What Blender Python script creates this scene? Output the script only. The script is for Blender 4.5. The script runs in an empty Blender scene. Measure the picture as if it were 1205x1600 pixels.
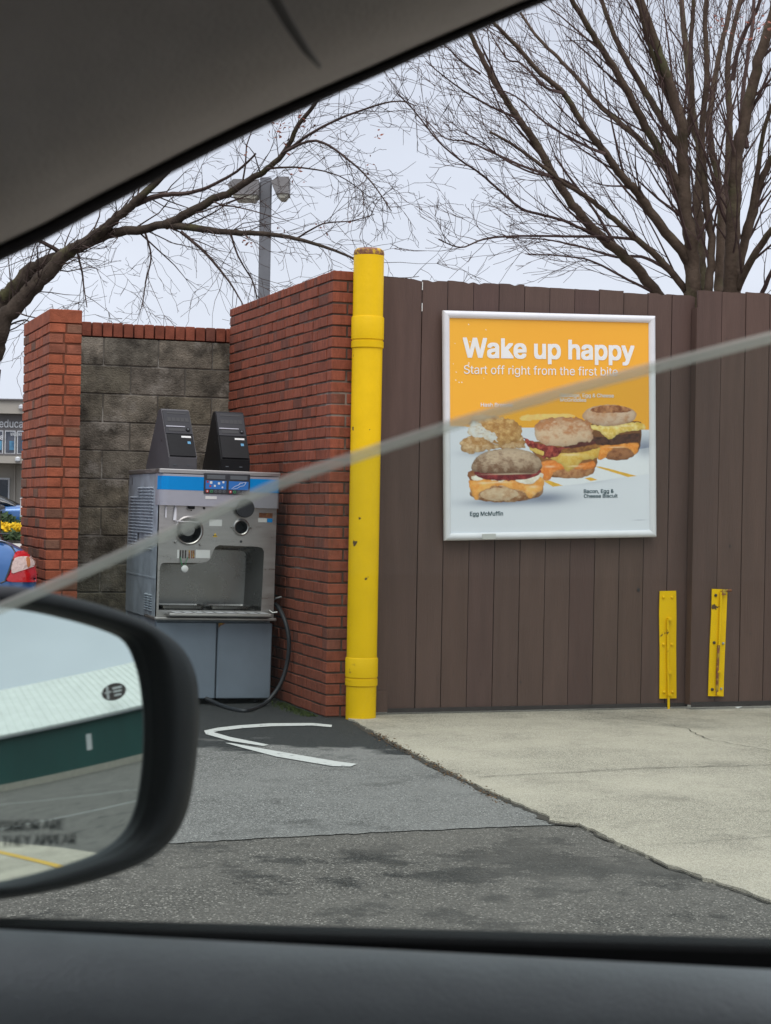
import bpy, math, random
import numpy as np
from mathutils import Vector, Matrix
from mathutils.geometry import tessellate_polygon
from mathutils.bvhtree import BVHTree
S = bpy.context.scene
COL = S.collection
rnd = random.Random(7)
NR = np.random.RandomState(5)
# ------------------------------------------------------------------ camera
F, CX, CY = 2900.0, 602.5, 800.0
TH, PI_, RO = math.radians(19.06), math.radians(.24), math.radians(1.03)
CAM = Vector((0, 0, 1.3))
fw = Vector((math.sin(TH)*math.cos(PI_), math.cos(TH)*math.cos(PI_), -math.sin(PI_)))
rt0 = Vector((math.cos(TH), -math.sin(TH), 0)); up0 = rt0.cross(fw)
rt = rt0*math.cos(RO) + up0*math.sin(RO); up = up0*math.cos(RO) - rt0*math.sin(RO)
cd = bpy.data.cameras.new('camera'); cam = bpy.data.objects.new('camera', cd); COL.objects.link(cam)
cam.matrix_world = Matrix(((rt.x, up.x, -fw.x, 0), (rt.y, up.y, -fw.y, 0), (rt.z, up.z, -fw.z, 1.3), (0, 0, 0, 1)))
cd.sensor_fit = 'VERTICAL'; cd.sensor_height = 36; cd.lens = F/1600*36
cd.clip_start = .02; cd.clip_end = 3000
cd.dof.use_dof = True; cd.dof.focus_distance = 11.4; cd.dof.aperture_fstop = 21
S.camera = cam
# ------------------------------------------------------------------ sky, sun, exposure
SUN_EL, SUN_AZ = math.radians(58), math.radians(200)
w = bpy.data.worlds.new('World'); S.world = w; w.use_nodes = True
nt = w.node_tree; N = nt.nodes; L = nt.links; N.clear()
out = N.new('ShaderNodeOutputWorld'); bg = N.new('ShaderNodeBackground'); L.new(bg.outputs[0], out.inputs[0])
sky = N.new('ShaderNodeTexSky'); sky.sky_type = 'NISHITA'; sky.sun_disc = False
sky.sun_elevation = SUN_EL; sky.sun_rotation = SUN_AZ
tc = N.new('ShaderNodeTexCoord'); sep = N.new('ShaderNodeSeparateXYZ'); L.new(tc.outputs['Generated'], sep.inputs[0])
ramp = N.new('ShaderNodeValToRGB'); L.new(sep.outputs[2], ramp.inputs[0])
e = ramp.color_ramp.elements                      # overcast: brighter overhead than at the horizon
e[0].position = 0.0; e[0].color = (8.2, 8.8, 10.2, 1); e[1].position = 1.0; e[1].color = (19, 19.3, 20.5, 1)
k = ramp.color_ramp.elements.new(.12); k.color = (9.0, 9.5, 10.7, 1)
k = ramp.color_ramp.elements.new(.27); k.color = (7.7, 8.2, 9.4, 1)
k = ramp.color_ramp.elements.new(.45); k.color = (11.5, 12, 13.4, 1)
mp = N.new('ShaderNodeMapping'); mp.inputs['Scale'].default_value = (1, 1, 3); L.new(tc.outputs['Generated'], mp.inputs[0])
cn = N.new('ShaderNodeTexNoise'); cn.inputs['Scale'].default_value = 3.2; cn.inputs['Detail'].default_value = 4; L.new(mp.outputs[0], cn.inputs[0])
cr = N.new('ShaderNodeMapRange'); cr.inputs[1].default_value = .3; cr.inputs[2].default_value = .7; cr.inputs[3].default_value = .93; cr.inputs[4].default_value = 1.09; L.new(cn.outputs[0], cr.inputs[0])
vm = N.new('ShaderNodeVectorMath'); vm.operation = 'SCALE'; L.new(ramp.outputs[0], vm.inputs[0]); L.new(cr.outputs[0], vm.inputs['Scale'])
mx = N.new('ShaderNodeMix'); mx.data_type = 'RGBA'; mx.inputs[0].default_value = .9
L.new(sky.outputs[0], mx.inputs[6]); L.new(vm.outputs[0], mx.inputs[7]); L.new(mx.outputs[2], bg.inputs[0])
bg.inputs[1].default_value = .075
sd = bpy.data.lights.new('sun', 'SUN'); sd.energy = 1.1; sd.angle = math.radians(35); sd.color = (1, .96, .9)
so = bpy.data.objects.new('sun', sd); COL.objects.link(so)
so.rotation_euler = Vector((math.sin(SUN_AZ)*math.cos(SUN_EL), math.cos(SUN_AZ)*math.cos(SUN_EL), math.sin(SUN_EL))).to_track_quat('Z', 'Y').to_euler()
S.view_settings.view_transform = 'Standard'; S.view_settings.look = 'None'; S.view_settings.exposure = .30; S.view_settings.gamma = 1
S.cycles.max_bounces = 8; S.cycles.transparent_max_bounces = 16; S.cycles.caustics_reflective = False; S.cycles.caustics_refractive = False

# ------------------------------------------------------------------ pixel -> world helpers (photo pixels, 1205 x 1600)
def ray(x, y): return fw + rt*((x-CX)/F) + up*((CY-y)/F)
def at(x, y, D): return CAM + ray(x, y)*D
def pl(x, y, p, n):
    n = Vector(n); d = ray(x, y); return CAM + d*((Vector(p)-CAM).dot(n)/d.dot(n))
def gr(x, y, z=0.): return pl(x, y, (0, 0, z), (0, 0, 1))
fh = Vector((math.sin(TH), math.cos(TH), 0))
def cf(x, y, z): return rt0*x + fh*y + Vector((0, 0, z))     # camera-heading frame, z above ground

# ------------------------------------------------------------------ mesh helpers
class MB:
    def __init__(s): s.v = []; s.f = []; s.c = []
    def quad(s, a, b, c, d, col=(1, 1, 1)): s.poly([a, b, c, d], col)
    def poly(s, pts, col=(1, 1, 1)):
        n = len(s.v); s.v += [tuple(p) for p in pts]; s.c += [col]*len(pts); s.f.append(tuple(range(n, n+len(pts))))
    def box(s, lo, hi, col=(1, 1, 1), M=None):
        n = len(s.v)
        P = [Vector((x, y, z)) for z in (lo[2], hi[2]) for y in (lo[1], hi[1]) for x in (lo[0], hi[0])]
        if M: P = [M @ p for p in P]
        s.v += [tuple(p) for p in P]; s.c += [col]*8
        s.f += [tuple(n+i for i in q) for q in ((0, 2, 3, 1), (4, 5, 7, 6), (0, 1, 5, 4), (2, 6, 7, 3), (0, 4, 6, 2), (1, 3, 7, 5))]
    def rbox(s, lo, hi, b=.004, col=(1, 1, 1), M=None):     # box with chamfered edges
        lo = Vector(lo); hi = Vector(hi); b = min(b, *( (hi[i]-lo[i])*.45 for i in range(3)))
        idx = {}; n = len(s.v); P = []
        for sx in (0, 1):
            for sy in (0, 1):
                for sz in (0, 1):
                    for a in range(3):
                        p = [hi[0] if sx else lo[0], hi[1] if sy else lo[1], hi[2] if sz else lo[2]]
                        for q in range(3):
                            if q != a: p[q] += -b if (sx, sy, sz)[q] else b
                        idx[(sx, sy, sz, a)] = n+len(P); P.append(Vector(p))
        if M: P = [M @ p for p in P]
        s.v += [tuple(p) for p in P]; s.c += [col]*len(P)
        def ck(sx, sy, sz): return (sx, sy, sz)
        for a in range(3):
            o1, o2 = [(1, 2), (2, 0), (0, 1)][a]
            for sd_ in (0, 1):
                r = []
                for u_, v_ in ((0, 0), (1, 0), (1, 1), (0, 1)):
                    c = [0, 0, 0]; c[a] = sd_; c[o1] = u_; c[o2] = v_; r.append(idx[tuple(c)+(a,)])
                s.f.append(tuple(r if sd_ else r[::-1]))
            for u_ in (0, 1):          # edges along axis a
                for v_ in (0, 1):
                    c0 = [0, 0, 0]; c1 = [0, 0, 0]; c0[o1] = c1[o1] = u_; c0[o2] = c1[o2] = v_; c1[a] = 1
                    q = (idx[tuple(c0)+(o1,)], idx[tuple(c1)+(o1,)], idx[tuple(c1)+(o2,)], idx[tuple(c0)+(o2,)])
                    s.f.append(q if (u_ == v_) == False else q[::-1])
        for sx in (0, 1):
            for sy in (0, 1):
                for sz in (0, 1):
                    t = tuple(idx[(sx, sy, sz, a)] for a in range(3)); s.f.append(t if (sx+sy+sz) % 2 else t[::-1])
    def tube(s, pts, rad, n=8, cap=True, col=(1, 1, 1)):
        pts = [Vector(p) for p in pts]; m = len(pts)
        if not hasattr(rad, '__len__'): rad = [rad]*m
        up_ = Vector((0, 0, 1)); t = (pts[1]-pts[0]).normalized()
        if abs(t.z) > .9: up_ = Vector((1, 0, 0))
        u_ = t.cross(up_).normalized(); base = len(s.v)
        for i in range(m):
            t = (pts[min(i+1, m-1)]-pts[max(i-1, 0)]).normalized()
            u_ = (u_-t*u_.dot(t)).normalized(); v_ = t.cross(u_)
            for j in range(n):
                a = 2*math.pi*j/n; s.v.append(tuple(pts[i]+(u_*math.cos(a)+v_*math.sin(a))*rad[i])); s.c.append(col)
        for i in range(m-1):
            for j in range(n):
                a = base+i*n+j; b = base+i*n+(j+1) % n; s.f.append((a, b, b+n, a+n))
        if cap: s.f.append(tuple(base+j for j in range(n))[::-1]); s.f.append(tuple(base+(m-1)*n+j for j in range(n)))
    def lathe(s, o, prof, n=32, axis='z', col=(1, 1, 1), ph=0):    # prof: (radius, height)
        o = Vector(o); base = len(s.v)
        for r, h in prof:
            for j in range(n):
                a = 2*math.pi*j/n+ph; c, q = math.cos(a)*r, math.sin(a)*r
                p = {'z': (c, q, h), 'y': (c, h, q), 'x': (h, c, q)}[axis]
                s.v.append(tuple(o+Vector(p))); s.c.append(col)
        for i in range(len(prof)-1):
            for j in range(n):
                a = base+i*n+j; b = base+i*n+(j+1) % n; q = (a, b, b+n, a+n); s.f.append(q if axis != 'y' else q[::-1])
        m = base+(len(prof)-1)*n
        s.f.append(tuple(base+j for j in range(n))[::-1]); s.f.append(tuple(m+j for j in range(n)))
    def grid(s, rows, closed=False, col=(1, 1, 1)):
        b = len(s.v); n = len(rows[0])
        for r in rows: s.v += [tuple(p) for p in r]; s.c += [col]*n
        for i in range(len(rows)-1):
            for j in range(n if closed else n-1):
                k = (j+1) % n; s.f.append((b+i*n+j, b+i*n+k, b+(i+1)*n+k, b+(i+1)*n+j))
    def plate(s, outer, holes, to3, depth_vec, col=(1, 1, 1)):     # outline with holes, given thickness
        loops = [outer]+list(holes); flat = [p for l in loops for p in l]
        tri = tessellate_polygon([[Vector((p[0], p[1], 0)) for p in l] for l in loops])
        P = [Vector(to3(*p)) for p in flat]; dv = Vector(depth_vec); n = len(P); b = len(s.v)
        s.v += [tuple(p) for p in P]+[tuple(p+dv) for p in P]; s.c += [col]*(2*n)
        for t in tri: s.f.append(tuple(b+i for i in t)); s.f.append(tuple(b+n+i for i in t[::-1]))
        o = 0
        for l in loops:
            m = len(l)
            for i in range(m): a = b+o+i; c = b+o+(i+1) % m; s.f.append((a, c, c+n, a+n))
            o += m
    def build(s, name, mat, parent=None, smooth=False, world=True, recalc=True, sub=0, ang=None, bevel=0):
        me = bpy.data.meshes.new(name); o = bpy.data.objects.new(name, me); COL.objects.link(o)
        off = Vector((0, 0, 0)); p = parent
        if world:
            while p: off += p.location; p = p.parent
        v = [tuple(Vector(q)-off) for q in s.v] if off.length else s.v
        me.from_pydata(v, [], s.f)
        at_ = me.attributes.new('Col', 'FLOAT_COLOR', 'POINT')
        at_.data.foreach_set('color', np.array([(c[0], c[1], c[2], 1) for c in s.c], dtype=np.float32).ravel())
        me.materials.append(mat)
        if recalc:
            import bmesh
            bm = bmesh.new(); bm.from_mesh(me); bmesh.ops.recalc_face_normals(bm, faces=bm.faces)
            if bevel:
                bmesh.ops.remove_doubles(bm, verts=bm.verts, dist=1e-5)
                es = [e_ for e_ in bm.edges if len(e_.link_faces) == 2 and e_.calc_face_angle(0) > .5]
                bmesh.ops.bevel(bm, geom=es, offset=bevel, segments=2, affect='EDGES', clamp_overlap=True)
            bm.to_mesh(me); bm.free()
        if smooth:
            me.polygons.foreach_set('use_smooth', [True]*len(me.polygons))
            if ang:
                me.set_sharp_from_angle(angle=math.radians(ang))
        if sub: m_ = o.modifiers.new('s', 'SUBSURF'); m_.levels = m_.render_levels = sub
        if parent: o.parent = parent
        return o
def tag(o, label, cat=None, group=None, kind=None):
    if label: o['label'] = label
    if cat: o['category'] = cat
    if group: o['group'] = group
    if kind: o['kind'] = kind
    return o
def empty(name, loc, label, cat, group=None):
    o = bpy.data.objects.new(name, None); COL.objects.link(o); o.location = loc; o.empty_display_size = .1
    return tag(o, label, cat, group)
try: FONT = bpy.data.fonts.load(bpy.utils.system_resource('DATAFILES', path='fonts')+'/Inter.woff2')      # Blender's own interface font
except Exception: FONT = None
CAP = .5087 if FONT else .682
def text(body, name, mat, fit, parent=None, bold=0., ext=0., world=True, lines=None):
    """body as a mesh; fit(u, v) places u in 0..1 across and v in 0..1 from baseline to cap height"""
    cu = bpy.data.curves.new(name, 'FONT'); cu.body = body
    if FONT: cu.font = FONT
    cu.resolution_u = 4; cu.size = 1
    to = bpy.data.objects.new('t', cu); COL.objects.link(to); dg = bpy.context.evaluated_depsgraph_get()
    me = bpy.data.meshes.new_from_object(to.evaluated_get(dg)); bpy.data.objects.remove(to); bpy.data.curves.remove(cu)
    n = len(me.vertices); co = np.zeros(n*3); me.vertices.foreach_get('co', co); co = co.reshape(-1, 3)
    x0, x1 = co[:, 0].min(), co[:, 0].max(); cap = CAP
    off = Vector((0, 0, 0)); p = parent
    if world:
        while p: off += p.location; p = p.parent
    W_ = x1-x0; h_ = Vector(fit(.5, .5)); nn = (Vector(fit(1, 0))-Vector(fit(0, 0))).cross(Vector(fit(0, 1))-Vector(fit(0, 0))).normalized()
    fs_ = [tuple(p_.vertices) for p_ in me.polygons]; V_ = []; F_ = []; sh = [(0, 0)]
    if bold: sh += [(bold*.62*a_, bold*.5*b_) for a_ in (-1, 0, 1) for b_ in (-1, 0, 1) if a_ or b_]
    for i_, (dx_, dy_) in enumerate(sh):      # heavier strokes: the same letters again, a hair wider and a hair prouder
        P_ = [Vector(fit((q[0]+dx_-x0)/W_, (q[1]+dy_)/cap))-off for q in co]
        for j_, f_ in enumerate(fs_): F_.append(tuple(range(len(V_), len(V_)+len(f_)))); V_ += [tuple(P_[k_]+nn*(.00010*i_+.00001*(j_ % 9))) for k_ in f_]
    bpy.data.meshes.remove(me); me = bpy.data.meshes.new(name); me.from_pydata(V_, [], F_); me.materials.append(mat)
    o = bpy.data.objects.new(name, me); COL.objects.link(o)
    if parent: o.parent = parent
    return o
def smooth_poly(P, k=6, closed=True):
    P = [np.array(p, float) for p in P]; n = len(P); o = []
    for i in range(n if closed else n-1):
        if closed: a, b, c, d = P[i-1], P[i], P[(i+1) % n], P[(i+2) % n]
        else: a, b, c, d = P[max(i-1, 0)], P[i], P[i+1], P[min(i+2, n-1)]
        for j in range(k):
            t = j/k; o.append(.5*((2*b)+(-a+c)*t+(2*a-5*b+4*c-d)*t*t+(-a+3*b-3*c+d)*t**3))
    if not closed: o.append(P[-1])
    return o
def rrect(x0, y0, x1, y1, r, k=5):
    o = []
    for cx, cy, a in ((x1-r, y1-r, 0), (x0+r, y1-r, 90), (x0+r, y0+r, 180), (x1-r, y0+r, 270)):
        for i in range(k+1): t = math.radians(a+90*i/k); o.append((cx+r*math.cos(t), cy+r*math.sin(t)))
    return o
def circ(cx, cy, r, n=32): return [(cx+r*math.cos(2*math.pi*i/n), cy+r*math.sin(2*math.pi*i/n)) for i in range(n)]

# ------------------------------------------------------------------ materials
def mat(name, c=(.5, .5, .5), rough=.6, metal=0., spec=.5, vary=0., vscale=6., c2=None, mix_scale=3., mix_lo=.45, mix_hi=.6,
        bump=0., bscale=60., attr=False, coat=0., stretch=None, emit=None, detail=6, rvar=0.):
    m = bpy.data.materials.new(name); m.use_nodes = True; t = m.node_tree; n = t.nodes; l = t.links
    b = n['Principled BSDF']; b.inputs['Roughness'].default_value = rough; b.inputs['Metallic'].default_value = metal
    b.inputs['Specular IOR Level'].default_value = spec; b.inputs['Coat Weight'].default_value = coat
    tcn = n.new('ShaderNodeTexCoord'); mpn = n.new('ShaderNodeMapping'); l.new(tcn.outputs['Object'], mpn.inputs[0])
    if stretch: mpn.inputs['Scale'].default_value = stretch
    rgb = n.new('ShaderNodeRGB'); rgb.outputs[0].default_value = (*c, 1); cur = rgb.outputs[0]
    if attr:
        a = n.new('ShaderNodeAttribute'); a.attribute_name = 'Col'
        x = n.new('ShaderNodeMix'); x.data_type = 'RGBA'; x.blend_type = 'MULTIPLY'; x.inputs[0].default_value = 1
        l.new(cur, x.inputs[6]); l.new(a.outputs[0], x.inputs[7]); cur = x.outputs[2]
    if c2:
        q = n.new('ShaderNodeTexNoise'); q.inputs['Scale'].default_value = mix_scale; q.inputs['Detail'].default_value = detail; q.inputs['Roughness'].default_value = .62
        l.new(mpn.outputs[0], q.inputs[0]); r = n.new('ShaderNodeMapRange'); r.inputs[1].default_value = mix_lo; r.inputs[2].default_value = mix_hi; l.new(q.outputs[0], r.inputs[0])
        x = n.new('ShaderNodeMix'); x.data_type = 'RGBA'; l.new(r.outputs[0], x.inputs[0]); l.new(cur, x.inputs[6]); x.inputs[7].default_value = (*c2, 1); cur = x.outputs[2]
    if vary:
        q = n.new('ShaderNodeTexNoise'); q.inputs['Scale'].default_value = vscale; q.inputs['Detail'].default_value = 7; q.inputs['Roughness'].default_value = .65
        l.new(mpn.outputs[0], q.inputs[0]); r = n.new('ShaderNodeMapRange'); r.inputs[1].default_value = .3; r.inputs[2].default_value = .7
        r.inputs[3].default_value = 1-vary; r.inputs[4].default_value = 1+vary; l.new(q.outputs[0], r.inputs[0])
        x = n.new('ShaderNodeVectorMath'); x.operation = 'SCALE'; l.new(cur, x.inputs[0]); l.new(r.outputs[0], x.inputs['Scale']); cur = x.outputs[0]
        if rvar:
            r2 = n.new('ShaderNodeMapRange'); r2.inputs[1].default_value = .35; r2.inputs[2].default_value = .65; r2.inputs[3].default_value = rough-rvar; r2.inputs[4].default_value = rough+rvar
            l.new(q.outputs[0], r2.inputs[0]); l.new(r2.outputs[0], b.inputs['Roughness'])
    l.new(cur, b.inputs['Base Color'])
    if bump:
        q = n.new('ShaderNodeTexNoise'); q.inputs['Scale'].default_value = bscale; q.inputs['Detail'].default_value = 5; l.new(mpn.outputs[0], q.inputs[0])
        d = n.new('ShaderNodeBump'); d.inputs['Strength'].default_value = bump; d.inputs['Distance'].default_value = .01; l.new(q.outputs[0], d.inputs['Height']); l.new(d.outputs[0], b.inputs['Normal'])
    if emit: b.inputs['Emission Color'].default_value = (*emit, 1); b.inputs['Emission Strength'].default_value = 1
    m['b'] = 1
    return m
M = {}
M['brick'] = mat('brick', (1, 1, 1), .85, attr=True, vary=.28, vscale=14, bump=.5, bscale=120, spec=.25)
M['brick_dirty'] = mat('weathered_brick', (1, 1, 1), .85, attr=True, vary=.28, vscale=14, bump=.5, bscale=120, spec=.25, c2=(.05, .042, .022), mix_scale=3.2, mix_lo=.60, mix_hi=.86, stretch=(2.2, 2.2, .7))
M['mortar'] = mat('mortar', (.10, .075, .062), .95, vary=.4, vscale=5, c2=(.26, .22, .19), mix_scale=2.2, mix_lo=.5, mix_hi=.68, spec=.1)
M['mortar_red'] = mat('mortar_red', (.17, .065, .04), .95, vary=.3, vscale=5, spec=.1)
M['yellow'] = mat('yellow_paint', (.80, .50, .0), .5, spec=.22, vary=.07, vscale=4, c2=(.10, .06, .03), mix_scale=11, mix_lo=.665, mix_hi=.68, detail=9, bump=.15, bscale=35)
M['rusty_cap'] = mat('rusty_cap', (.55, .34, .02), .7, c2=(.22, .09, .045), mix_scale=22, mix_lo=.44, mix_hi=.5, vary=.3, vscale=30, bump=.6, bscale=90)
M['rust'] = mat('rust', (.24, .09, .04), .9, c2=(.42, .28, .03), mix_scale=20, mix_lo=.55, mix_hi=.6, vary=.4, vscale=30, bump=.6, bscale=90)
M['gate'] = mat('brown_paint', (.100, .061, .049), .66, attr=True, vary=.13, vscale=2.2, stretch=(6, 6, .7), bump=.25, bscale=16, spec=.35)
M['gate_metal'] = mat('dark_steel', (.035, .028, .026), .6, vary=.3)
M['white_metal'] = mat('white_frame', (.74, .74, .76), .35, vary=.05, c2=(.35, .3, .26), mix_scale=9, mix_lo=.69, mix_hi=.72, detail=9)
M['print'] = mat('printed_sheet', (1, 1, 1), .32, attr=True, spec=.4)
M['ink_white'] = mat('white_ink', (.86, .85, .82), .4)
M['ink_teal'] = mat('teal_ink', (.008, .06, .075), .4)
M['ink_grey'] = mat('grey_ink', (.25, .28, .3), .4)
M['tape'] = mat('tape', (.52, .52, .49), .35)
M['steel'] = mat('stainless', (.40, .385, .37), .36, metal=.85, vary=.12, vscale=5, bump=.05, bscale=40, stretch=(1, 1, 6), rvar=.1)
M['steel_dark'] = mat('stainless_basin', (.25, .245, .235), .3, metal=.9, vary=.2, vscale=3, rvar=.1)
M['galv'] = mat('galvanised', (.40, .45, .50), .45, metal=.25, vary=.14, vscale=7, rvar=.1, c2=(.30, .34, .38), mix_scale=8, mix_lo=.5, mix_hi=.7)
M['head_grey'] = mat('head_grey', (.36, .36, .40), .4, metal=.2, vary=.05)
M['cab'] = mat('cabinet_grey', (.21, .25, .30), .42, metal=.25, vary=.1, vscale=3)
M['blue'] = mat('blue_stripe', (.0, .24, .62), .45, vary=.04, spec=.2)
M['dark_hole'] = mat('port_dark', (.02, .02, .022), .5)
M['display'] = mat('display_black', (.025, .025, .03), .3)
M['display_blue'] = mat('display_blue', (.02, .16, .5), .3)
M['lcd'] = mat('lcd_grey', (.10, .11, .12), .25)
M['white_pl'] = mat('white_plastic', (.72, .72, .70), .4, vary=.05)
M['red_pl'] = mat('red_plastic', (.45, .03, .03), .4)
M['green_pl'] = mat('green_plastic', (.03, .2, .08), .4)
M['amber_bulb'] = mat('amber_bulb', (.45, .17, .06), .2)
M['amber'] = mat('yellow_sticker', (.75, .48, .02), .4)
M['pc'] = mat('pc_black', (.008, .008, .009), .5, vary=.2, vscale=20, spec=.2)
M['pc_side'] = mat('pc_side_grey', (.075, .072, .078), .5, metal=.1, vary=.12)
M['pc_gray'] = mat('pc_bezel', (.028, .028, .033), .5, spec=.3)
M['rubber'] = mat('black_rubber', (.022, .024, .028), .5, vary=.2)
M['slab'] = mat('concrete_slab', (.36, .335, .28), .9, vary=.2, vscale=1.3, c2=(.25, .235, .2), mix_scale=.9, mix_lo=.48, mix_hi=.66, bump=.5, bscale=70, spec=.2)
M['crack'] = mat('crack_dirt', (.05, .042, .033), .95, vary=.5, vscale=20)
M['white_line'] = mat('road_paint', (.62, .62, .6), .7, c2=(.16, .16, .16), mix_scale=26, mix_lo=.6, mix_hi=.68, bump=.4, bscale=180)
M['yellow_line'] = mat('yellow_road_paint', (.6, .36, .03), .7, vary=.1)
M['moss'] = mat('moss', (.05, .075, .012), .95, vary=.5, vscale=60, bump=1, bscale=200)
M['litter'] = mat('leaf_litter', (.12, .07, .035), .9, attr=True, vary=.4, vscale=40)
M['bark_dark'] = mat('bark_dark', (.062, .047, .036), .9, vary=.4, vscale=9, bump=.8, bscale=40, c2=(.085, .082, .035), mix_scale=2.5, mix_lo=.55, mix_hi=.7, spec=.15)
M['twig_dark'] = mat('twig_dark', (.075, .052, .045), .9, vary=.3, vscale=3, spec=.15)
M['bark'] = mat('bark', (.105, .075, .055), .9, vary=.35, vscale=9, bump=.8, bscale=40, c2=(.10, .095, .05), mix_scale=2.5, mix_lo=.52, mix_hi=.7, spec=.15)
M['twig'] = mat('twig', (.095, .062, .055), .9, vary=.3, vscale=3, spec=.15)
M['dead_leaf'] = mat('dead_leaf', (.20, .06, .035), .8, vary=.4, vscale=8)
M['lamp_post'] = mat('post_concrete', (.17, .175, .19), .8, vary=.15, vscale=2, bump=.3, bscale=30)
M['lamp_head'] = mat('lamp_head', (.22, .21, .21), .7, vary=.25, vscale=3)
M['lamp_lens'] = mat('lamp_lens', (.42, .40, .33), .5, vary=.2)
M['trim'] = mat('pillar_fabric', (.66, .605, .53), .95, vary=.05, vscale=30, bump=.15, bscale=400, spec=.1)
M['leather'] = mat('door_leather', (.30, .33, .335), .5, vary=.12, vscale=14, bump=.2, bscale=300, spec=.45, stretch=(1, 1, 2))
M['seal'] = mat('rubber_seal', (.026, .022, .022), .75)
M['belt'] = mat('belt_rubber', (.009, .009, .009), .8, spec=.2)
M['seam'] = mat('trim_seam', (.20, .185, .16), .9)
M['housing'] = mat('mirror_housing', (.006, .007, .009), .5, spec=.22, vary=.15, vscale=30, bump=.1, bscale=500)
M['carpet'] = mat('carpet', (.02, .02, .022), .95)
M['car_blue'] = mat('blue_car_paint', (.035, .13, .34), .22, metal=.35, coat=.8, vary=.04)
M['car_glass'] = mat('dark_car_glass', (.01, .013, .016), .06, spec=.8)
M['tyre'] = mat('tyre', (.02, .02, .02), .8, bump=.4)
M['alloy'] = mat('alloy', (.5, .5, .52), .3, metal=.9)
M['lens_red'] = mat('red_lens', (.50, .006, .012), .12, coat=.6, bump=.25, bscale=90)
M['lens_clear'] = mat('clear_lens', (.66, .50, .45), .12, coat=.6, attr=True, bump=.8, bscale=60)
M['black_trim'] = mat('black_trim', (.012, .012, .013), .4)
M['stucco'] = mat('beige_stucco', (.40, .37, .32), .85, vary=.08, vscale=.5)
M['stucco2'] = mat('grey_fascia', (.15, .14, .14), .8, vary=.1, vscale=.5)
M['shop_glass'] = mat('shop_glass', (.03, .04, .055), .12, c2=(.09, .10, .13), mix_scale=.7, mix_lo=.45, mix_hi=.6)
M['shop_white'] = mat('shop_white', (.62, .64, .66), .6, vary=.05)
M['pale_poster'] = mat('pale_poster', (.10, .30, .48), .6, c2=(.03, .1, .2), mix_scale=.9, mix_lo=.45, mix_hi=.6)
M['flower'] = mat('yellow_flowers', (.75, .50, .01), .8, vary=.3, vscale=6, bump=1, bscale=9)
M['hedge'] = mat('hedge', (.035, .065, .02), .9, attr=True, vary=.5, vscale=6)
M['grass'] = mat('lawn', (.09, .11, .035), .95, vary=.3, vscale=1)
M['dark_van'] = mat('dark_paint', (.03, .035, .045), .25, coat=.5)
M['wh_wall'] = mat('green_cladding', (.012, .075, .062), .6, vary=.15, vscale=.8, stretch=(1, 1, .3))
M['wh_roof'] = mat('white_roof', (.66, .68, .64), .6, vary=.08, vscale=1.2)
M['wh_trim'] = mat('eave_trim', (.08, .12, .12), .5)
M['emblem'] = mat('emblem_brown', (.07, .05, .045), .6)
M['kerb'] = mat('kerb', (.42, .38, .31), .9, vary=.15)

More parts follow.
